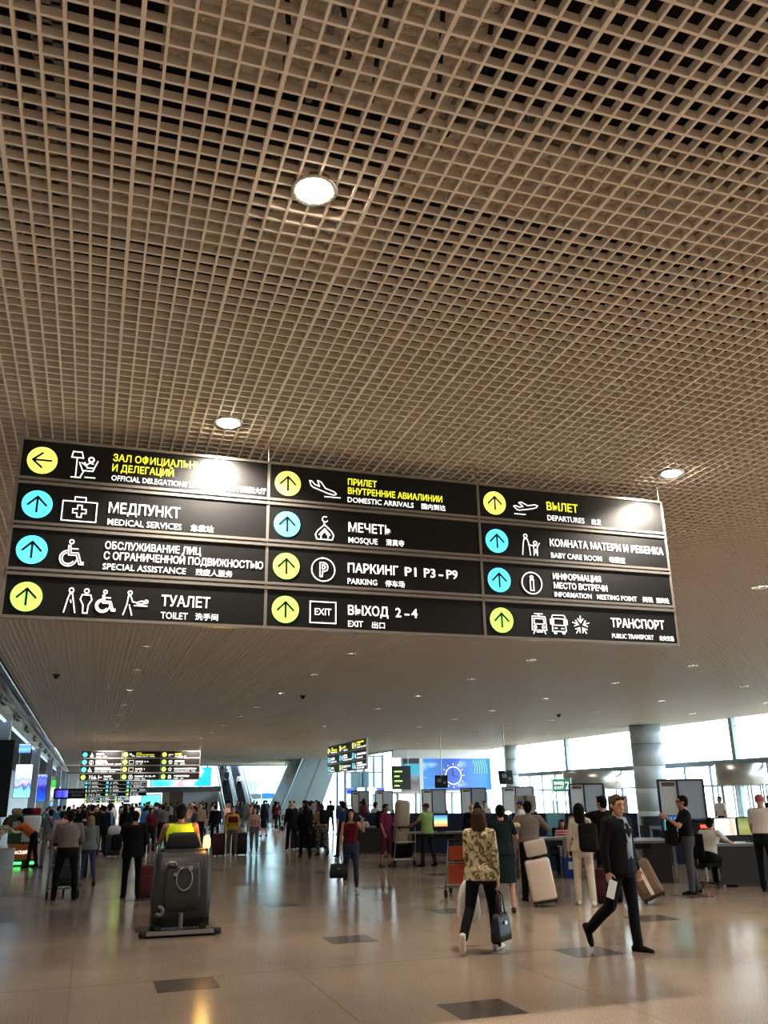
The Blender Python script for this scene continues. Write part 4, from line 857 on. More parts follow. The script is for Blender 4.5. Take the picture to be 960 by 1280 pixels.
# handbags
def handbag(x, y, rot, w, h, d, m, lab, z, loop=.2):
    g = tag(empty('handbag', (x, y, z), R(rot)), lab, 'bag')
    MB().rings([rr(w, d, 0, 0, .03), rr(w*1.02, d, h*.3, 0, .03), rr(w*.9, d*.7, h*.8, 0, .02), rr(w*.86, d*.35, h, 0, .01)]).build('bag_body', m, g, True)
    for s in (-1, 1): MB().tube([(-w*.22, s*d*.2, h*.95), (-w*.14, s*d*.1, h+loop*.8), (0, 0, h+loop), (w*.14, s*d*.1, h+loop*.8), (w*.22, s*d*.2, h*.95)], .009, 6).build('bag_handle', m, g, True)
    MB().box(-.03, .03, -d/2-.008, -d/2+.004, h*.6, h*.72).build('buckle', 'steel', g)
    return g
def backpack(x, y, z, rot, m, lab, s=1, tilt=0):
    g = tag(empty('backpack', (x, y, z), rot=(R(tilt), 0, R(rot))), lab, 'backpack')
    rbox('bag_body', (0, 0, 0), (.3*s, .17*s, .44*s), .06*s, m, g, 3); rbox('pocket', (0, -.1*s, -.07*s), (.23*s, .06*s, .22*s), .02*s, m, g, 2)
    MB().tube([(-.03, .05, .22*s), (0, .05, .26*s), (.03, .05, .22*s)], .008, 6).build('loop', m, g)
    for sx in (-1, 1): MB().tube([(sx*.08*s, .08*s, .2*s), (sx*.1*s, .14*s, .22*s), (sx*.11*s, .13*s, -.1*s), (sx*.12*s, .08*s, -.16*s)], .014, 6).build('shoulder_strap', m, g, True)
    return g
# wrapping station at the left
g = tag(empty('wrapping_station', (-1.75, 29.6, 0)), 'green and orange baggage wrapping machine with a green glowing foot, at the left pillars', 'wrapping machine')
MB().box(-.42, .42, .0, .7, .18, .62).build('front_panel', 'orange', g); MB().box(-.46, .46, .02, .75, .62, 1.3).build('housing', 'greenp', g); MB().box(-.5, .5, .0, .8, 1.3, 1.45).build('top_shelf', 'greenp', g)
MB().box(-.44, .0, -.02, .4, .05, .12).box(.2, .42, -.02, .4, .05, .12).build('glow_strip', 'greenlit', g); MB().box(-.42, .42, .02, .6, 0, .18).build('plinth', 'black', g)
MB().box(-.35, -.05, -.02, .02, 1.0, 1.26).build('notice', 'white', g)
vtext('PACK&FLY', 'white_lit', g, -.26, .24, .34, .44, True)
suitcase(-1.55, 29.3, 8, .5, .3, .74, 'cream_case', 'large white suitcase held upright at the wrapping machine', 0, 0, z=.62, wrapped=True)
g = tag(empty('low_box', (-2.12, 28.6, 0)), 'pale low box before the wrapping machine', 'box'); MB().box(-.2, .2, 0, .35, 0, .55).build('box_body', 'offwhite', g)
for i, (x, m, nm) in enumerate(((-2.05, 'tan_cloth', 'tan'), (-1.75, 'black_cloth', 'black'), (-1.5, 'red_cloth', 'dark red'))):
    o = rbox('bag', (x, 30.0, 1.54), (.3, .3, .2), .07, m, None, 3); tag(o, '%s soft bag on top of the wrapping machine' % nm, 'bag')
flush_text()

# ================================================================== PEOPLE
BAKE = []
def remesh_obj(name, mb, m, parent, vox, smooth=3):
    me = mb.mesh(name); o = bpy.data.objects.new(name, me); COL.objects.link(o); o.parent = parent
    me.materials.append(M[m] if isinstance(m, str) and m in M else MATS[m] if isinstance(m, str) else m)
    r = o.modifiers.new('r', 'REMESH'); r.mode = 'VOXEL'; r.voxel_size = vox; r.use_smooth_shade = True
    s = o.modifiers.new('s', 'SMOOTH'); s.iterations = smooth; s.factor = .5
    BAKE.append(o); return o
def bake_all():
    bpy.context.view_layer.update(); dg = bpy.context.evaluated_depsgraph_get(); new = []
    for o in BAKE: new.append(bpy.data.meshes.new_from_object(o.evaluated_get(dg)))
    for o, me in zip(BAKE, new): me.name = o.name; o.modifiers.clear(); o.data = me; me.polygons.foreach_set('use_smooth', [True]*len(me.polygons))
    BAKE.clear()
def rotx(v, a): c, s = math.cos(a), math.sin(a); return Vector((v[0], v[1]*c-v[2]*s, v[1]*s+v[2]*c))
def figure(label, x, y, rot, h=1.75, top='grey_shirt', sleeve='short', bottom='trousers', bm_='dark_trousers', shoes='black_shoes', hair='hair_dark', hs='short', skin='skin', sex='m',
           lean=0, ll=(6, 4), rl=(-6, 8), la=(4, 8, 12), ra=(4, 8, 12), head=(0, 0), vox=.011, wide=1.0, toplen=0, z=0, group=None, face=True, splay=3, neck_open=False, name='person'):
    """local frame: +Y is forward, +X the right side; angles in degrees. legs (swing, knee[, out]), arms (swing, abduction, elbow[, inward])"""
    h *= 1-.075*min(1, max(0, (y-12)/9)); s = h/1.75; g = tag(empty(name, (x, y, z), R(rot)), label, 'person', group)
    fem = sex == 'f'
    hipw, shw = (.095 if not fem else .09)*wide, (.185 if not fem else .158)*wide
    P0 = Vector((0, 0, .93))
    def T(p): p = Vector(p); return P0 + rotx(p-P0, -R(lean))
    legs = {}
    for sd, L in ((-1, ll), (1, rl)):
        sw, kn = L[0], L[1]; out = L[2] if len(L) > 2 else splay
        hip = P0+Vector((sd*hipw, 0, -.02)); d = Vector((sd*math.sin(R(out)), math.sin(R(sw)), -math.cos(R(sw)))).normalized()
        knee = hip + d*.43; b = R(sw-kn); d2 = Vector((sd*math.sin(R(out))*.3, math.sin(b), -math.cos(b))).normalized(); ank = knee + d2*.41
        fa = R((sw-kn)*.85 if kn > 20 or sw < -8 else min(0, sw-kn)*.3+ (sw*.5 if sw > 8 else 0)); fa = R(L[3]) if len(L) > 3 else fa
        fd = Vector((sd*.15, math.cos(fa), math.sin(fa))).normalized(); fn = Vector((0, -math.sin(fa), math.cos(fa)))
        legs[sd] = (hip, knee, ank, fd, fn)
    low = min(min((a - fn*.075 + fd*.17).z, (a - fn*.075 - fd*.06).z) for _, _, a, fd, fn in legs.values())
    arms = {}
    for sd, A in ((-1, la), (1, ra)):
        sw, ab, el = A[0], A[1], A[2]; inw = A[3] if len(A) > 3 else (8 if el > 30 else 0)
        sh = T((sd*shw, -.005, 1.405)); sw2 = sw + lean*.15
        d = Vector((sd*math.sin(R(ab)), math.cos(R(ab))*math.sin(R(sw2)), -math.cos(R(ab))*math.cos(R(sw2))))
        elb = sh + d*.285; b = R(sw2+el); d2 = Vector((-sd*math.sin(R(inw)) + sd*math.sin(R(ab))*.5, math.sin(b)*math.cos(R(inw)), -math.cos(b)*math.cos(R(inw)))).normalized()
        wr = elb + d2*.255; arms[sd] = (sh, elb, wr, d2)
    off = Vector((0, 0, -low)) 
    A_ = lambda v: (Vector(v)+off)*s
    ringpts = lambda zc, rx, ry, yo=0, n=16: [A_(T((rx*math.cos(2*math.pi*k/n), yo+ry*math.sin(2*math.pi*k/n), zc))) for k in range(n)]
    infl = .0
    W_ = wide
    if fem: tor = [(.86, .15, .105, -.01), (.93, .172, .115, -.015), (1.0, .158, .108, -.01), (1.10, .125, .09, 0), (1.2, .138, .10, .01), (1.28, .15, .112, .022), (1.36, .155, .10, .01), (1.42, .125, .078, 0), (1.45, .075, .06, 0)]
    else: tor = [(.86, .15, .105, 0), (.93, .165, .115, 0), (1.02, .158, .112, 0), (1.12, .152, .108, .005), (1.22, .166, .115, .01), (1.32, .178, .118, .01), (1.39, .175, .102, 0), (1.43, .14, .082, 0), (1.46, .08, .065, 0)]
    tor = [(a, b*W_, c*(1+(W_-1)*1.3), d) for a, b, c, d in tor]
    B = MB(); B.rings([ringpts(a, b, c, d) for a, b, c, d in tor])
    hc = T((0, .015, 1.60)); nk = T((0, -.005, 1.44)); Hm = Matrix.Rotation(R(-head[1]), 3, 'Z') @ Matrix.Rotation(R(-lean*.5-head[0]), 3, 'X')
    hc = nk + Hm @ (Vector((0, .02, .16)))
    B.capsule(A_(nk - Vector((0, 0, .03))), A_(nk+Hm @ Vector((0, .008, .08))), .056*s, .052*s)
    hp = lambda v: A_(hc + Hm @ Vector(v))
    B.ball(hp((0, 0, .02)), (.075*s, .094*s, .098*s), 18, 12, Hm); B.ball(hp((0, .028, -.045)), (.055*s, .062*s, .066*s), 14, 10, Hm)
    if face:
        B.capsule(hp((0, .088, .015)), hp((0, .108, -.022)), .009*s, .014*s, 8); B.ball(hp((0, .082, -.085)), (.022*s, .016*s, .016*s), 8, 6)
        B.capsule(hp((-.034, .083, .04)), hp((.034, .083, .04)), .009*s, .009*s, 6); B.capsule(hp((-.016, .088, -.055)), hp((.016, .088, -.055)), .009*s, .009*s, 6)
    for sd in (-1, 1): B.ball(hp((sd*.078, -.008, -.002)), (.011*s, .02*s, .032*s), 8, 6, Hm)
    for sd in (-1, 1):
        sh, elb, wr, d2 = arms[sd]
        k_ = 1 if not fem else .85
        B.capsule(A_(sh), A_(elb), .052*s*k_*W_, .041*s*k_); B.capsule(A_(elb), A_(wr), .041*s*k_, .026*s)
        # hand: palm, four fingers, thumb; palm faces the body
        side = Vector((0, 1, 0)); side = (side - d2*side.dot(d2)); side = side.normalized() if side.length > .2 else Vector((sd, 0, 0)); nrm = d2.cross(side).normalized()*1.0
        if (nrm.x*sd) > 0: nrm = -nrm
        pm = wr + d2*.055
        rows_ = []
        for t, w, th in ((-.015, .024, .02), (.02, .034, .018), (.06, .041, .016), (.095, .038, .013)):
            c = wr+d2*t; rows_.append([A_(c + side*w*math.cos(2*math.pi*q/10) + nrm*th*math.sin(2*math.pi*q/10)) for q in range(10)])
        B.rings(rows_)
        for q, (o_, ln) in enumerate(((.030, .064), (.010, .074), (-.010, .070), (-.030, .054))):
            a = wr+d2*.088+side*o_; b = a + (d2*.82+nrm*.5+side*o_*1.2).normalized()*ln*.5; c = b + (d2*.45+nrm*.85).normalized()*ln*.5
            B.capsule(A_(a), A_(b), .0105*s, .010*s, 6); B.capsule(A_(b), A_(c), .010*s, .0085*s, 6)
        a = wr+d2*.03+side*.032; b = a+(d2*.6+side*.75+nrm*.25).normalized()*.038; c = b+(d2*.8+side*.3+nrm*.3).normalized()*.03
        B.capsule(A_(a), A_(b), .0125*s, .011*s, 6); B.capsule(A_(b), A_(c), .011*s, .009*s, 6)
    for sd in (-1, 1):
        hip, knee, ank, fd, fn = legs[sd]
        B.capsule(A_(hip), A_(knee), .078*s*W_, .052*s); B.capsule(A_(knee), A_(knee*.55+ank*.45+Vector((0, -.008, 0))), .050*s, .048*s); B.capsule(A_(knee*.55+ank*.45+Vector((0, -.008, 0))), A_(ank), .048*s, .034*s)
        B.capsule(A_(ank-fn*.035-fd*.01), A_(ank-fn*.052+fd*.11), .027*s, .018*s)
    remesh_obj('body', B, skin, g, vox*s, 2)
    # shoes
    for sd in (-1, 1):
        hip, knee, ank, fd, fn = legs[sd]; sidev = fd.cross(fn); rg = []
        for t, w, hi in ((-.075, .028, .06), (-.055, .038, .085), (0, .042, .095), (.06, .045, .07), (.12, .048, .052), (.165, .038, .04), (.185, .02, .03)):
            c = ank - fn*.078 + fd*t; pts = []
            for q in range(12):
                an = 2*math.pi*q/12; pts.append(A_(c + sidev*w*math.cos(an) + fn*(hi/2+hi/2*max(-1, math.sin(an)*1.25 if math.sin(an) < 0 else math.sin(an)))))
            rg.append(pts)
        MB().rings(rg).build('shoe', shoes, g, True)
    # lower garment
    G = MB(); t = .012; KY = 1+(W_-1)*1.3
    if bottom in ('trousers', 'slim', 'shorts', 'wide'):
        G.rings([ringpts(a, b+t, c+t, d) for a, b, c, d in ((.80, .13*W_, .10*KY, 0), (.88, .162*W_, .120*KY, tor[0][3]), (.95, .178*W_, .128*KY, tor[1][3]), (1.03, tor[2][1], tor[2][2], tor[2][3]))])
        for sd in (-1, 1):
            hip, knee, ank, fd, fn = legs[sd]; k1, k2 = (.062, .052) if bottom == 'slim' else (.075, .072) if bottom == 'wide' else (.068, .060)
            G.capsule(A_(hip), A_(knee), (.086*W_+.008)*s, k1*s)
            if bottom == 'shorts': G.capsule(A_(knee), A_(knee*.8+ank*.2), k1*s, (k1+.005)*s)
            else:
                mid = knee*.5+ank*.5+Vector((0, -.01, 0)); G.capsule(A_(knee), A_(mid), k1*s, (k1-.004)*s); G.capsule(A_(mid), A_(ank+Vector((0, 0, -.005 if bottom != 'slim' else .05))), (k1-.004)*s, k2*s if bottom != 'slim' else .042*s)
    else:
        zb = .52 if bottom == 'skirt' else .46
        G.rings([ringpts(a, b, c, d) for a, b, c, d in ((zb, .20*W_, .16*KY, 0), (.7, .195*W_, .15*KY, 0), (.86, .19*W_, .138*KY, 0), (.95, .19*W_, .136*KY, -.01), (1.04, .175*W_, .126*KY, 0))])
    remesh_obj({'shorts': 'shorts', 'skirt': 'skirt', 'dress': 'skirt'}.get(bottom, 'trousers'), G, bm_, g, vox*s*1.1, 2)
    # upper garment
    G = MB(); t = .016 if sleeve != 'none' else .010; zl = 1.0 - toplen
    low_r = [(zl, tor[1][1]+t+.012+toplen*.12, tor[1][2]+t+.008+toplen*.1, tor[1][3])] + ([(.97, tor[1][1]+t+.012, tor[1][2]+t+.01, tor[1][3])] if toplen > .08 else [])
    G.rings([ringpts(a, b, c, d) for a, b, c, d in low_r] + [ringpts(a, b+t, c+t, d) for a, b, c, d in tor[3:7]] + [ringpts(tor[7][0], tor[7][1]+t*.9, tor[7][2]+t*.7, tor[7][3])] + ([ringpts(1.462, .078, .066, 0)] if not neck_open else []))
    for sd in (-1, 1):
        sh, elb, wr, d2 = arms[sd]; k_ = 1 if not fem else .87
        if sleeve != 'none':
            e2 = elb if sleeve == 'long' else sh*.35+elb*.65
            G.capsule(A_(sh+Vector((-sd*.012, 0, .004))), A_(e2), (.066*k_*W_)*s, (.056*k_)*s)
            if sleeve == 'long': G.capsule(A_(elb), A_(wr-d2*.01), .055*k_*s, .04*k_*s)
            G.capsule(A_(sh+Vector((-sd*.01, 0, .005))), A_(T((sd*.07, 0, 1.44))), (.062*k_)*s, .05*s)
        else: G.capsule(A_(sh+Vector((-sd*.035, 0, .012))), A_(T((sd*.07, 0, 1.42))), .036*s, .04*s)
    remesh_obj('top', G, top, g, vox*s*1.1, 3)
    # hair
    if hs != 'bald':
        G = MB()
        if hs == 'cap':
            G.ball(hp((0, -.012, .045)), (.086*s, .104*s, .082*s), 16, 10, Hm); G.rings([[hp((.06*math.cos(2*math.pi*q/12), .10+.06*math.sin(2*math.pi*q/12), zz)) for q in range(12)] for zz in (.045, .057)])
        else:
            G.ball(hp((0, -.02, .035)), (.087*s, .098*s, .096*s), 18, 12, Hm); G.ball(hp((0, -.045, -.01)), (.074*s, .066*s, .085*s), 14, 10, Hm)
            if hs in ('short',): G.capsule(hp((-.04, .055, .098)), hp((.04, .055, .1)), .02*s, .02*s, 8)
            if hs in ('long', 'bob'):
                L = .27 if hs == 'long' else .13
                G.rings([[hp((a*math.cos(2*math.pi*q/14), -.045+yy+b*math.sin(2*math.pi*q/14), zz)) for q in range(14)] for zz, a, b, yy in ((.05, .088, .075, 0), (-.04, .098, .08, 0), (-.04-L*.6, .1, .06, -.02), (-.04-L, .07, .04, -.03))])
                for sd in (-1, 1): G.capsule(hp((sd*.075, .02, .05)), hp((sd*.088, .01, -.06-L*.35)), .024*s, .026*s)
                G.capsule(hp((-.05, .07, .085)), hp((.05, .07, .085)), .022*s, .022*s)
            if hs == 'bun': G.ball(hp((0, -.11, .06)), .042*s)
            if hs == 'tail': G.capsule(hp((0, -.11, .03)), hp((0, -.12, -.16)), .03*s, .018*s)
        remesh_obj('cap' if hs == 'cap' else 'hair', G, hair, g, vox*s*.9, 2)
    if face and vox < .0125:
        m = MB()
        for sd in (-1, 1): m.ball(hp((sd*.030, .083, .018)), (.012*s, .007*s, .0065*s), 8, 6, Hm)
        m.build('eyes', 'eyedark', g, True)
        m = MB()
        for sd in (-1, 1): m.tube([hp((sd*.014, .096, .042)), hp((sd*.032, .095, .046)), hp((sd*.05, .083, .038))], .0045*s, 6)
        m.build('eyebrows', hair, g); MB().ball(hp((0, .092, -.054)), (.024*s, .008*s, .007*s), 10, 6, Hm).build('mouth', 'lips', g, True)
    G2 = dict(g=g, hands={sd: Vector(A_(arms[sd][2]+arms[sd][3]*.12)) for sd in (-1, 1)}, back=A_(T((0, -.13, 1.25))), chest=A_(T((0, .13, 1.25))), s=s, T=lambda p: A_(T(p)), hp=hp)
    return G2
def world(fig, v):
    g = fig['g']; a = g.rotation_euler[2]; c, s = math.cos(a), math.sin(a); return Vector((g.location.x+v.x*c-v.y*s, g.location.y+v.x*s+v.y*c, g.location.z+v.z))
def hang(fig, sd, dz): w = world(fig, fig['hands'][sd]); return w.x, w.y, w.z-dz
# --- nearest people (rot: 0 looks along +Y, away from the camera; negative turns to the right)
biz = figure('man in a dark suit over a grey shirt, striding across the right foreground', 6.22, 9.8, -156, 1.80, 'dark_suit', 'long', 'trousers', 'dark_suit', 'black_shoes', 'hair_brown', 'short', 'skin', ll=(4, 2), rl=(-14, 36, 3, -62), la=(0, 6, 14), ra=(-6, 12, 16), head=(12, 22), vox=.009, toplen=.16, wide=1.1)
g = biz['g']; c_ = biz['T']
MB().rings([[c_((x, y, z)) for x, y, z in q] for q in ([(-.05, .13, 1.0), (.055, .13, 1.0), (.055, .148, 1.0), (-.05, .148, 1.0)], [(-.045, .138, 1.2), (.05, .138, 1.2), (.05, .158, 1.2), (-.045, .158, 1.2)], [(-.06, .118, 1.34), (.06, .118, 1.34), (.06, .146, 1.34), (-.06, .146, 1.34)], [(-.055, .07, 1.45), (.055, .07, 1.45), (.045, .1, 1.46), (-.045, .1, 1.46)])]).build('shirt_front', 'shirt_blue', g, True)
for sd in (-1, 1): MB().prism([c_((sd*.05, .148, 1.18)), c_((sd*.115, .13, 1.33)), c_((sd*.075, .105, 1.45)), c_((sd*.052, .12, 1.43))], (0, .012, 0)).build('lapel', 'dark_suit', g)
MB().tube([c_((-.05, .06, 1.46)), c_((0, .10, 1.45)), c_((.05, .06, 1.46)), c_((0, -.06, 1.475))], .012, 6, closed=True).build('collar', 'shirt_blue', g, True)
w = hang(biz, 1, .02); o = MB().cbox((0, 0, 0), (.10, .012, .2), Matrix.Rotation(R(20), 3, 'Y')).build('folded_paper', 'white'); o.location = (w[0], w[1]-.03, w[2]-.05); tag(o, 'white folded paper held in the suited man\'s hand', 'paper')
flo = figure('woman in a floral beige jacket and black trousers, walking in the right foreground', 4.72, 10.6, -42, 1.66, 'floral_cloth', 'long', 'trousers', 'black_cloth', 'white_shoes', 'hair_brown', 'bob', 'skin', 'f', ll=(-20, 24, 3, -62), rl=(10, 3), la=(10, 6, 30), ra=(-6, 8, 6), head=(4, -15), vox=.009, toplen=.16, wide=1.12)
w = hang(flo, 1, .58); handbag(w[0], w[1], 40, .36, .30, .13, 'black', 'black leather handbag in the hand of the floral jacket woman', w[2], .25)
w = hang(flo, -1, .52); o = MB().rings([rr(.28*a, .10*a, z_, 0, .02) for z_, a in ((0, .8), (.1, 1.05), (.3, .95), (.42, .7), (.5, .35))]).build('plastic_bag', 'white_cloth', None, True); o.location = (w[0]-.06, w[1], w[2]); tag(o, 'crumpled white carrier bag at the left side of the floral jacket woman', 'bag')
drv = figure('man in a sleeveless hi-vis yellow vest riding the floor scrubber, seen from behind', 1.36, 14.08, -3, 1.74, 'vest', 'none', 'trousers', 'dark_trousers', 'black_shoes', 'hair_black', 'short', 'skin_tan', ll=(82, 78, 12), rl=(82, 78, 12), la=(42, 14, 40), ra=(42, 14, 40), z=.40, vox=.010, wide=1.16, face=False, toplen=0)
g = drv['g']; d_ = drv['T']
MB().rings([[d_((.20*math.cos(2*math.pi*q/24), .01+.148*math.sin(2*math.pi*q/24), zz)) for q in range(24)] for zz in (1.1, 1.15)]).build('reflective_band', 'reflective', g, True)
MB().rings([rr(.42, .4, z_, 0, .06) for z_ in (.62, .70)]).build('seat_cushion', 'black', bpy.data.objects['floor_scrubber'], True).location = (0, .85, .62)
red = figure('woman in a burgundy sleeveless top and dark jeans holding a black bag, walking towards us', 5.1, 17.8, 168, 1.66, 'burgundy_cloth', 'none', 'slim', 'jeans', 'white_shoes', 'hair_dark', 'long', 'skin', 'f', ll=(9, 4), rl=(-9, 14), la=(55, 22, 95, 20), ra=(6, 12, 4), vox=.010, neck_open=True)
w = hang(red, 1, .42); handbag(w[0]-.02, w[1], -10, .36, .26, .16, 'black', 'black holdall hanging from the hand of the woman in burgundy', w[2], .18)
grey = figure('heavy man in a grey-brown shirt pushing a trolley, seen from behind', -.30, 19.15, 4, 1.76, 'warm_grey_shirt', 'long', 'trousers', 'dark_trousers', 'black_shoes', 'hair_dark', 'short', 'skin', ll=(3, 2, 9), rl=(-3, 4, 9), la=(22, 12, 42), ra=(22, 12, 42), vox=.010, wide=1.16, face=False)
dark = figure('person in black jacket and dark jeans with a shoulder bag, seen from behind', .93, 18.9, 2, 1.72, 'black_cloth', 'long', 'trousers', 'navy_cloth', 'black_shoes', 'hair_dark', 'short', 'skin', ll=(4, 2), rl=(-4, 6), la=(10, 14, 60), ra=(-2, 10, 8), vox=.010, wide=1.14, toplen=.2, face=False)
o = rbox('shoulder_bag', (.60, 18.98, 1.02), (.2, .42, .3), .05, 'black_cloth', None, 2); tag(o, 'black shoulder bag on the left side of the person in black', 'bag')
hood = figure('woman in a grey hooded top and blue jeans beside the grey-shirted man', .1, 21.9, 10, 1.64, 'grey_knit', 'long', 'slim', 'jeans', 'brown_shoes', 'hair_blond', 'bob', 'skin', 'f', ll=(10, 3), rl=(-14, 18), la=(4, 8, 14), ra=(8, 8, 30), vox=.0115, toplen=.12, wide=1.1, face=False)
polo = figure('man in a dark grey polo shirt and khaki trousers, black strap over his back', -1.0, 28.3, 15, 1.76, 'polo_grey', 'short', 'trousers', 'khaki', 'brown_shoes', 'hair_dark', 'short', 'skin', ll=(5, 2), rl=(-6, 6), la=(12, 10, 30), ra=(12, 10, 30), vox=.014, wide=1.05, face=False)
p_ = polo['T']; MB().tube([p_((-.1, -.06, 1.45)), p_((-.02, -.135, 1.3)), p_((.1, -.135, 1.1)), p_((.17, -.06, .98))], .018, 6).build('strap', 'black_cloth', polo['g'], True)
figure('man in an orange shirt bending over the wrapping machine', -1.42, 28.75, 75, 1.75, 'orange_cloth', 'short', 'trousers', 'dark_trousers', 'black_shoes', 'hair_dark', 'short', 'skin', lean=52, ll=(8, 4), rl=(-4, 6), la=(60, 10, 20), ra=(55, 10, 20), vox=.014, face=False)
figure('person in a tan patterned jacket at the left edge of the picture', -2.4, 28.0, -50, 1.66, 'floral_cloth', 'long', 'trousers', 'khaki', 'brown_shoes', 'hair_brown', 'bob', 'skin', 'f', lean=38, la=(50, 10, 30), ra=(45, 10, 40), vox=.014, face=False)
# right hand side, around the inspection desks
gd = figure('woman in a dark green dress beside the floral jacket woman, seen from behind', 6.52, 13.75, -15, 1.68, 'green_dress', 'short', 'dress', 'green_dress', 'brown_shoes', 'hair_black', 'bun', 'skin', 'f', ll=(4, 2), rl=(-4, 4), la=(20, 10, 60), ra=(26, 24, 70), vox=.011, toplen=.1, wide=1.12, face=False)
man = figure('man in a grey-brown long-sleeved shirt and black trousers beside the wrapped suitcase', 7.62, 14.9, -20, 1.74, 'warm_grey_shirt', 'long', 'trousers', 'black_cloth', 'black_shoes', 'hair_black', 'short', 'skin_tan', ll=(5, 3), rl=(-5, 6), la=(-6, 10, 8), ra=(40, 35, 50), vox=.011, wide=1.08, face=False)
w = world(gd, gd['hands'][1]); g = tag(empty('flower', (w.x+.05, w.y-.03, w.z+.14)), 'pale yellow flower held between the green dress and the grey-brown shirt', 'flower'); M['petal'] = mat('pale_petal', (236, 230, 180), .6)
m = MB()
for k in range(7): m.ball((.035*math.cos(k*.9), .035*math.sin(k*.9), .02*(k % 2)), (.03, .03, .03), 8, 6)
m.build('blossom', 'petal', g, True); MB().tube([(0, 0, 0), (-.02, .01, -.08), (-.05, .03, -.18)], .006, 6).build('stem', 'greenp', g)
figure('woman in black leaning over the trolley with orange-red adverts', 6.98, 15.7, -10, 1.70, 'black_cloth', 'short', 'trousers', 'black_cloth', 'black_shoes', 'hair_dark', 'short', 'skin', 'f', ll=(5, 3), rl=(-5, 6), la=(30, 12, 40), ra=(30, 12, 40), vox=.012, wide=1.1, face=False)
ww = figure('woman with long black hair in a cream jacket and pale trousers behind the suited man', 8.12, 13.95, -25, 1.68, 'cream_cloth', 'long', 'trousers', 'cream_cloth', 'white_shoes', 'hair_black', 'long', 'skin', 'f', ll=(6, 3), rl=(-6, 6), la=(8, 10, 20), ra=(10, 10, 30), vox=.011, toplen=.1, face=False)
w = world(ww, Vector((.1, -.23, 1.08))); backpack(w.x, w.y, w.z, -25, 'black_cloth', 'black backpack on the woman in the cream jacket', 1.05)
figure('man in a black t-shirt with his left arm raised, behind the suited man', 8.75, 14.2, -15, 1.80, 'black_cloth', 'short', 'trousers', 'dark_trousers', 'black_shoes', 'hair_dark', 'short', 'skin', ll=(5, 3), rl=(-5, 6), la=(78, 35, 12), ra=(20, 10, 40), vox=.012, head=(0, -35), face=False)
bl = figure('man in black with sunglasses in profile, a backpack on his chest', 10.75, 14.6, 62, 1.78, 'black_cloth', 'short', 'trousers', 'grey_cloth', 'black_shoes', 'hair_black', 'short', 'skin', ll=(4, 3), rl=(-4, 6), la=(35, 8, 95, 20), ra=(35, 8, 95, 20), vox=.0105, wide=1.0)
w = world(bl, Vector((0, .26, 1.06))); backpack(w.x, w.y, w.z, 62+180, 'black_cloth', 'dark backpack worn on the chest of the man with sunglasses', 1.05)
hp_ = bl['hp']; MB().tube([hp_((-.075, 0, .02)), hp_((-.06, .085, .02)), hp_((0, .108, .018)), hp_((.06, .085, .02)), hp_((.075, 0, .02))], .011, 6).build('sunglasses', 'black', bl['g'], True)
def chair(x, y, rot, lab, h=.45):
    g = tag(empty('office_chair', (x, y, 0), R(rot)), lab, 'chair')
    rbox('seat', (0, 0, h-.03), (.46, .46, .07), .025, 'black_cloth', g); rbox('backrest', (0, -.25, h+.32), (.42, .06, .46), .025, 'black_cloth', g)
    MB().box(-.03, .03, -.27, -.22, h-.05, h+.15).build('back_bracket', 'black', g); MB().cyl((0, 0, .08), (0, 0, h-.06), .025, 10).build('column', 'steel', g)
    m = MB()
    for k in range(5):
        a = R(72*k); m.tube([(0, 0, .1), (.27*math.cos(a), .27*math.sin(a), .07)], .018, 6); m.cyl((.27*math.cos(a)-.015, .27*math.sin(a), .03), (.27*math.cos(a)+.015, .27*math.sin(a), .03), .03, 10)
    m.build('castor_base', 'black', g); return g
SIT = dict(ll=(84, 82, 8, 0), rl=(80, 84, 8, 0))
figure('seated officer in a white short-sleeved shirt at the right hand security desk', 11.72, 15.35, -75, 1.74, 'white_cloth', 'short', 'trousers', 'black_cloth', 'black_shoes', 'hair_dark', 'short', 'skin', lean=22, la=(45, 12, 30), ra=(50, 12, 20), vox=.0115, wide=1.12, face=False, **SIT)
chair(11.66, 15.36, -75, 'office chair under the seated officer in the white shirt')
figure('man in a white shirt and dull red cap at the right edge of the picture', 12.15, 14.2, -60, 1.78, 'white_cloth', 'short', 'trousers', 'dark_trousers', 'black_shoes', 'pinkcap', 'cap', 'skin', lean=8, la=(15, 10, 20), ra=(15, 10, 20), vox=.0115, wide=1.05, face=False)
figure('woman in a red and white striped jumper seated behind the steel table', 10.92, 19.6, 150, 1.64, 'red_striped_cloth', 'long', 'trousers', 'dark_trousers', 'black_shoes', 'hair_brown', 'long', 'skin', 'f', la=(30, 8, 60), ra=(30, 8, 60), vox=.014, face=False, **SIT)
chair(10.90, 19.66, 150, 'office chair under the woman in the striped jumper')
figure('officer in white with a dark peaked cap beyond the green dress', 11.35, 22.6, 40, 1.78, 'white_cloth', 'short', 'trousers', 'navy_cloth', 'black_shoes', 'navy', 'cap', 'skin', la=(30, 12, 40), ra=(30, 12, 40), vox=.016, face=False)
figure('dark-haired man beyond the floral jacket, near the middle booth', 11.2, 25.2, -10, 1.74, 'dark_suit', 'long', 'trousers', 'dark_trousers', 'black_shoes', 'hair_black', 'short', 'skin', vox=.016, face=False)
figure('person in a white shirt far behind the peaked cap officer', 13.45, 29.6, 150, 1.74, 'white_cloth', 'short', 'trousers', 'dark_trousers', 'black_shoes', 'hair_dark', 'short', 'skin', vox=.018, face=False)
figure('bald man in dark clothes beside the booth behind the black-clad woman', 10.0, 22.9, -20, 1.72, 'dark_suit', 'long', 'trousers', 'dark_trousers', 'black_shoes', 'hair_dark', 'bald', 'skin', vox=.016, face=False)
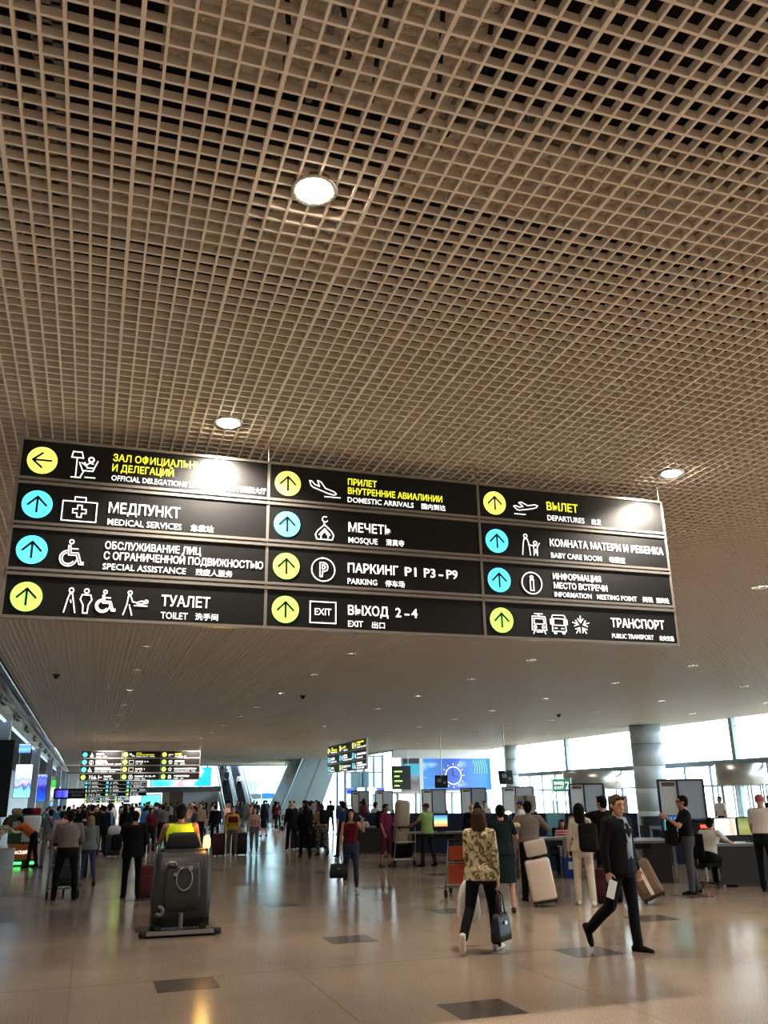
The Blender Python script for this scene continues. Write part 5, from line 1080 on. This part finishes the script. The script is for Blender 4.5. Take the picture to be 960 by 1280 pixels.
figure('man in a white shirt with a strap walking by the right hand glazing', 21.6, 27.2, 95, 1.76, 'white_cloth', 'short', 'trousers', 'dark_trousers', 'black_shoes', 'hair_dark', 'short', 'skin_tan', vox=.018, face=False)
figure('blurred dark person near the revolving door at the right edge', 23.6, 27.0, 90, 1.74, 'dark_suit', 'long', 'trousers', 'dark_trousers', 'black_shoes', 'hair_dark', 'short', 'skin_tan', vox=.02, face=False)
gs = figure('man in a lime green shirt and dark trousers behind the wrapped parcel trolley', 8.8, 23.2, 30, 1.76, 'lime_cloth', 'short', 'trousers', 'brown_trousers', 'black_shoes', 'brown_shoes', 'cap', 'skin_tan', ll=(6, 3, 7), rl=(-6, 6, 7), la=(40, 12, 30), ra=(20, 14, 30), vox=.0125, toplen=.12, wide=1.12, face=False)
mg = figure('man in a magenta t-shirt and maroon shorts left of the wrapped parcel', 7.72, 23.5, -150, 1.75, 'magenta_cloth', 'short', 'shorts', 'maroon_cloth', 'brown_shoes', 'hair_dark', 'short', 'skin_tan', ll=(4, 2), rl=(-4, 4), la=(15, 12, 50), ra=(10, 10, 20), vox=.0125)
w = world(mg, Vector((-.05, -.21, 1.2))); backpack(w.x, w.y, w.z, -150, 'black_cloth', 'dark backpack on the man in the magenta t-shirt', 1)
figure('man in white shirt bent over papers at the far grey counter', 9.3, 30.95, 165, 1.72, 'white_cloth', 'short', 'trousers', 'dark_trousers', 'black_shoes', 'hair_black', 'short', 'skin', lean=30, la=(50, 10, 40), ra=(50, 10, 40), vox=.016, face=False, **SIT)
chair(9.3, 31.0, 165, 'office chair under the man bent over papers')
figure('man in a white shirt standing behind the man bent over papers', 10.0, 31.6, -60, 1.76, 'white_cloth', 'short', 'trousers', 'dark_trousers', 'black_shoes', 'hair_black', 'short', 'skin', vox=.016, face=False)
# middle distance walkers
figure('tall man in a blue shirt and jeans walking away left of the burgundy top', 7.66, 27.6, 12, 1.82, 'blue_shirt', 'short', 'trousers', 'navy_cloth', 'black_shoes', 'hair_black', 'short', 'skin', ll=(14, 4), rl=(-20, 14, 3, -40), la=(-10, 8, 10), ra=(14, 8, 14), vox=.0135, face=False)
cm = figure('person in a brown vest and camouflage trousers with a backpack, walking away', 7.3, 28.9, 8, 1.72, 'tan_cloth', 'short', 'wide', 'camouflage_cloth', 'black_shoes', 'hair_brown', 'short', 'skin', ll=(8, 4), rl=(-10, 12), la=(20, 12, 70), ra=(10, 10, 30), vox=.0135, face=False)
w = world(cm, Vector((0, -.23, 1.2))); backpack(w.x, w.y, w.z, 8, 'black_cloth', 'dark backpack on the person in camouflage trousers', 1)
bp = figure('man in black with a dark backpack walking away, front one of the dark group', 6.63, 28.4, 5, 1.74, 'black_cloth', 'long', 'trousers', 'black_cloth', 'brown_shoes', 'hair_dark', 'short', 'skin', ll=(8, 3), rl=(-8, 10), vox=.0135, face=False)
w = world(bp, Vector((0, -.24, 1.2))); backpack(w.x, w.y, w.z, 5, 'black_cloth', 'black backpack on the front man of the dark group', 1.05)
figure('bald man in a black jacket and dark jeans left of the backpack man', 6.95, 31.9, 8, 1.84, 'black_cloth', 'long', 'trousers', 'navy_cloth', 'white_shoes', 'hair_dark', 'bald', 'skin', ll=(9, 3), rl=(-10, 12), vox=.0145, face=False)
figure('tall man in a dark jacket behind the backpack man, his head turned left', 7.5, 32.2, 5, 1.88, 'grey_cloth', 'long', 'trousers', 'navy_cloth', 'brown_shoes', 'hair_black', 'short', 'skin', head=(0, -60), vox=.0145, face=False)
figure('person in a dull red jacket right of the tall dark jacketed man', 8.15, 32.3, -10, 1.74, 'maroon_cloth', 'long', 'trousers', 'jeans', 'brown_shoes', 'hair_dark', 'short', 'skin', vox=.016, face=False)
figure('woman in a yellow jacket with a dark red bag walking towards us', 4.68, 30.7, 172, 1.68, 'yellow_cloth', 'long', 'trousers', 'khaki', 'white_shoes', 'hair_blond', 'short', 'skin', 'f', ll=(8, 3), rl=(-8, 10), la=(10, 10, 60), ra=(0, 12, 10), vox=.013, wide=1.12, toplen=.08)
o = rbox('waist_bag', (4.66, 30.50, 1.15), (.34, .12, .2), .05, 'burgundy_cloth', None, 2); tag(o, 'dark red bag at the front of the yellow jacket', 'bag')
figure('woman in a pale pink top and light jeans beside the black suitcase', 5.42, 30.75, 165, 1.66, 'pink_cloth', 'long', 'slim', 'light_jeans', 'white_shoes', 'hair_brown', 'long', 'skin', 'f', ll=(10, 3), rl=(-12, 14), la=(5, 8, 10), ra=(0, 14, 6), vox=.013)
figure('person in a red jacket between the yellow and the pink woman', 5.05, 33.4, 175, 1.7, 'red_cloth', 'long', 'trousers', 'navy_cloth', 'black_shoes', 'hair_dark', 'short', 'skin', vox=.016)
figure('woman in a black knee-length dress right of the pink top', 8.5, 45.6, 20, 1.68, 'black_cloth', 'long', 'dress', 'black_cloth', 'black_shoes', 'hair_black', 'long', 'skin', 'f', toplen=.1, vox=.02, face=False)
figure('man in black trousers carrying a patterned bag ahead of the hooded woman', .55, 33.7, 4, 1.82, 'black_cloth', 'long', 'trousers', 'dark_trousers', 'black_shoes', 'hair_black', 'short', 'skin', ll=(8, 3), rl=(-8, 8), vox=.015, wide=1.08, face=False)
figure('tall man in black left of the patterned bag man', .15, 31.6, 6, 1.86, 'dark_suit', 'long', 'trousers', 'dark_trousers', 'black_shoes', 'hair_dark', 'short', 'skin', vox=.015, wide=1.05, face=False)
figure('person in a salmon top half hidden by the grey-shirted man', -.65, 27.0, -5, 1.70, 'pink_cloth', 'short', 'trousers', 'khaki', 'brown_shoes', 'hair_dark', 'short', 'skin', vox=.015, face=False)
figure('dark-haired person between the grey shirt and the hooded woman', -.05, 24.4, 5, 1.72, 'black_cloth', 'long', 'trousers', 'dark_trousers', 'black_shoes', 'hair_dark', 'short', 'skin', vox=.015, face=False)
figure('woman in a grey dress behind the scrubber driver, facing left', 3.72, 33.5, 100, 1.72, 'grey_cloth', 'long', 'trousers', 'black_cloth', 'black_shoes', 'hair_black', 'short', 'skin', 'f', ll=(14, 3), rl=(-16, 14), vox=.016, face=False)
figure('tall person in beige to the right of the scrubber driver\'s head', 4.25, 36.5, 160, 1.84, 'tan_cloth', 'long', 'trousers', 'brown_trousers', 'brown_shoes', 'hair_brown', 'short', 'skin', vox=.017, face=False)
figure('person in dark clothes behind the yellow jacket', 4.9, 36.8, 0, 1.76, 'black_cloth', 'long', 'trousers', 'black_cloth', 'black_shoes', 'hair_dark', 'short', 'skin', vox=.017, face=False)
figure('child-sized person in a dark top walking away left of the yellow jacket', 4.95, 44.0, 5, 1.62, 'teal_cloth', 'short', 'slim', 'black_cloth', 'black_shoes', 'hair_dark', 'tail', 'skin', 'f', vox=.019, face=False)
ps = figure('woman pushing a pram right of the black dress', 10.55, 52.6, -80, 1.68, 'burgundy_cloth', 'short', 'slim', 'dark_trousers', 'white_shoes', 'hair_dark', 'tail', 'skin', 'f', la=(40, 8, 40), ra=(40, 8, 40), vox=.021, face=False)
g = tag(empty('pram', (11.2, 52.5, 0)), 'grey pram pushed by the woman in burgundy in the distance', 'pram')
rbox('carrycot', (0, 0, .72), (.75, .4, .35), .1, 'grey_knit', g, 3); rbox('hood', (.2, 0, .95), (.35, .42, .3), .12, 'white_cloth', g, 3); MB().tube([(-.35, 0, .6), (.3, 0, .15)], .02, 6).tube([(.35, 0, .6), (-.3, 0, .15)], .02, 6).tube([(-.35, 0, .75), (-.55, 0, 1.0)], .02, 6).build('frame', 'steel', g)
for wx in (-.3, .3):
    for wy_ in (-.2, .2): MB().cyl((wx, wy_-.02, .12), (wx, wy_+.02, .12), .12, 14).build('wheel', 'rubber', g)
# people on the escalators
for i, (x, y, t, c2, hs) in enumerate(((11.95, 84.0, 'black_cloth', 'dark_trousers', 'short'), (12.25, 85.2, 'navy_cloth', 'black_cloth', 'short'), (12.0, 86.8, 'white_cloth', 'dark_trousers', 'short'), (12.25, 88.0, 'grey_shirt', 'black_cloth', 'long'), (12.0, 89.8, 'black_cloth', 'black_cloth', 'short'),
                                        (13.3, 84.6, 'white_cloth', 'black_cloth', 'short'), (13.15, 86.9, 'sky_cloth', 'jeans', 'short'), (13.35, 88.6, 'white_cloth', 'dark_trousers', 'long'), (13.2, 90.3, 'black_cloth', 'dark_trousers', 'short'))):
    yy = y-80; k = int((yy)/.42); zt = .577*(k*.42)+.02
    figure('person in a %s top riding the %s escalator lane, %s from its foot' % (t.split('_')[0], 'left' if x < 12.6 else 'right', ['nearest', 'second', 'third', 'fourth', 'topmost', 'nearest', 'second', 'third', 'topmost'][i]), x, 80+k*.42+.12, 0, 1.72, t, 'long', 'trousers', c2, 'black_shoes', 'hair_dark', hs, z=zt, vox=.03, ll=(1, 1), rl=(1, 1), face=False, group='people on the escalators')
# crowd prototypes and copies
SPEC = [('dark coat', 'black_cloth', 'dark_trousers', 'hair_black', 'short', 'm'), ('grey shirt', 'grey_shirt', 'dark_trousers', 'hair_dark', 'short', 'm'), ('white shirt', 'white_cloth', 'jeans', 'hair_dark', 'short', 'm'), ('navy jacket', 'navy_cloth', 'dark_trousers', 'hair_brown', 'short', 'm'),
        ('dark dress', 'dark_suit', 'black_cloth', 'hair_dark', 'long', 'f'), ('beige jacket', 'tan_cloth', 'jeans', 'hair_brown', 'long', 'f'), ('pink top', 'pink_cloth', 'light_jeans', 'hair_blond', 'bob', 'f'), ('blue top', 'sky_cloth', 'jeans', 'hair_dark', 'short', 'm'), ('maroon top', 'burgundy_cloth', 'dark_trousers', 'hair_dark', 'bob', 'f'), ('green-grey jacket', 'teal_cloth', 'khaki', 'hair_brown', 'short', 'm')]
protos = []
for i, (nm, t, b, hr, hs, sx) in enumerate(SPEC):
    protos.append((nm, figure('x', 0, 0, 0, 1.72+.04*(i % 3)-(.08 if sx == 'f' else 0), t, 'long' if i % 3 else 'short', 'trousers' if i != 4 else 'skirt', b, 'black_shoes', hr, hs, ['skin', 'skin_tan'][i % 2], sx, vox=.024, ll=(9, 4), rl=(-10, 12), face=False)['g']))
bake_all(); cache_kids()
rn = random.Random(11); taken = [(o.location.x, o.location.y) for o in bpy.data.objects if o.get('category') == 'person']; used = set(); n = 0; tries = 0
def pxy(px, Y):
    d = F*FPX + RX*(px-480) - UY*(1000-640); return d.x/d.y*Y
spans = [(98, 205, 35, 46, 14), (98, 215, 46, 62, 26), (100, 270, 62, 80, 34), (215, 285, 46, 60, 9), (285, 400, 58, 78, 24), (384, 400, 34, 50, 4), (400, 460, 40, 56, 8), (60, 100, 38, 60, 8)]
for (a, b, y0_, y1_, cnt_) in spans:
    got = 0; tries = 0
    while got < cnt_ and tries < 400:
        tries += 1; Y = rn.uniform(y0_, y1_); X = pxy(rn.uniform(a, b), Y)
        if X < -2.1 or any((X-u)**2+(Y-v)**2 < .6 for u, v in taken) or (10.8 < X < 14.5 and Y > 77) or (12.8 < X and Y > 63) or (4.2 < X < 8.2 and Y > 79): continue
        taken.append((X, Y)); i = rn.choice([0, 0, 0, 1, 2, 3, 3, 4, 4, 5, 6, 7, 8, 9, 1])
        nm, pg = protos[i]; g = pg if i not in used else copy_tree(pg); used.add(i)
        g.location = (X, Y, 0); g.rotation_euler[2] = R(rn.choice([0, 0, 10, -15, 180, 175, 60, -70])+rn.uniform(-15, 15)); s_ = rn.uniform(.90, .98); g.scale = (s_, s_, s_)
        where = 'on the left' if X < 4.2 else 'before the escalators' if X < 10 else 'near the stair casing'
        g['label'] = 'distant traveller in a %s in the crowd %s' % (nm, where); g['group'] = 'travellers in a %s %s' % (nm, where); got += 1
for i, (nm, pg) in enumerate(protos):
    if i not in used:
        for c in list(pg.children): bpy.data.objects.remove(c)
        bpy.data.objects.remove(pg)

# each traveller of a group is singled out by how near it stands
ORDN = 'nearest second third fourth fifth sixth seventh eighth ninth tenth eleventh twelfth thirteenth fourteenth fifteenth sixteenth seventeenth eighteenth nineteenth twentieth'.split()
grp = {}
for o in COL.objects:
    if o.get('group', '').startswith('travellers in'): grp.setdefault(o['group'], []).append(o)
for k, L in grp.items():
    L.sort(key=lambda o: o.location.y)
    for i, o in enumerate(L):
        if len(L) > 1: o['label'] = ('nearest ' if i == 0 else ORDN[min(i, 19)]+' nearest ')+o['label'].replace('distant ', '')
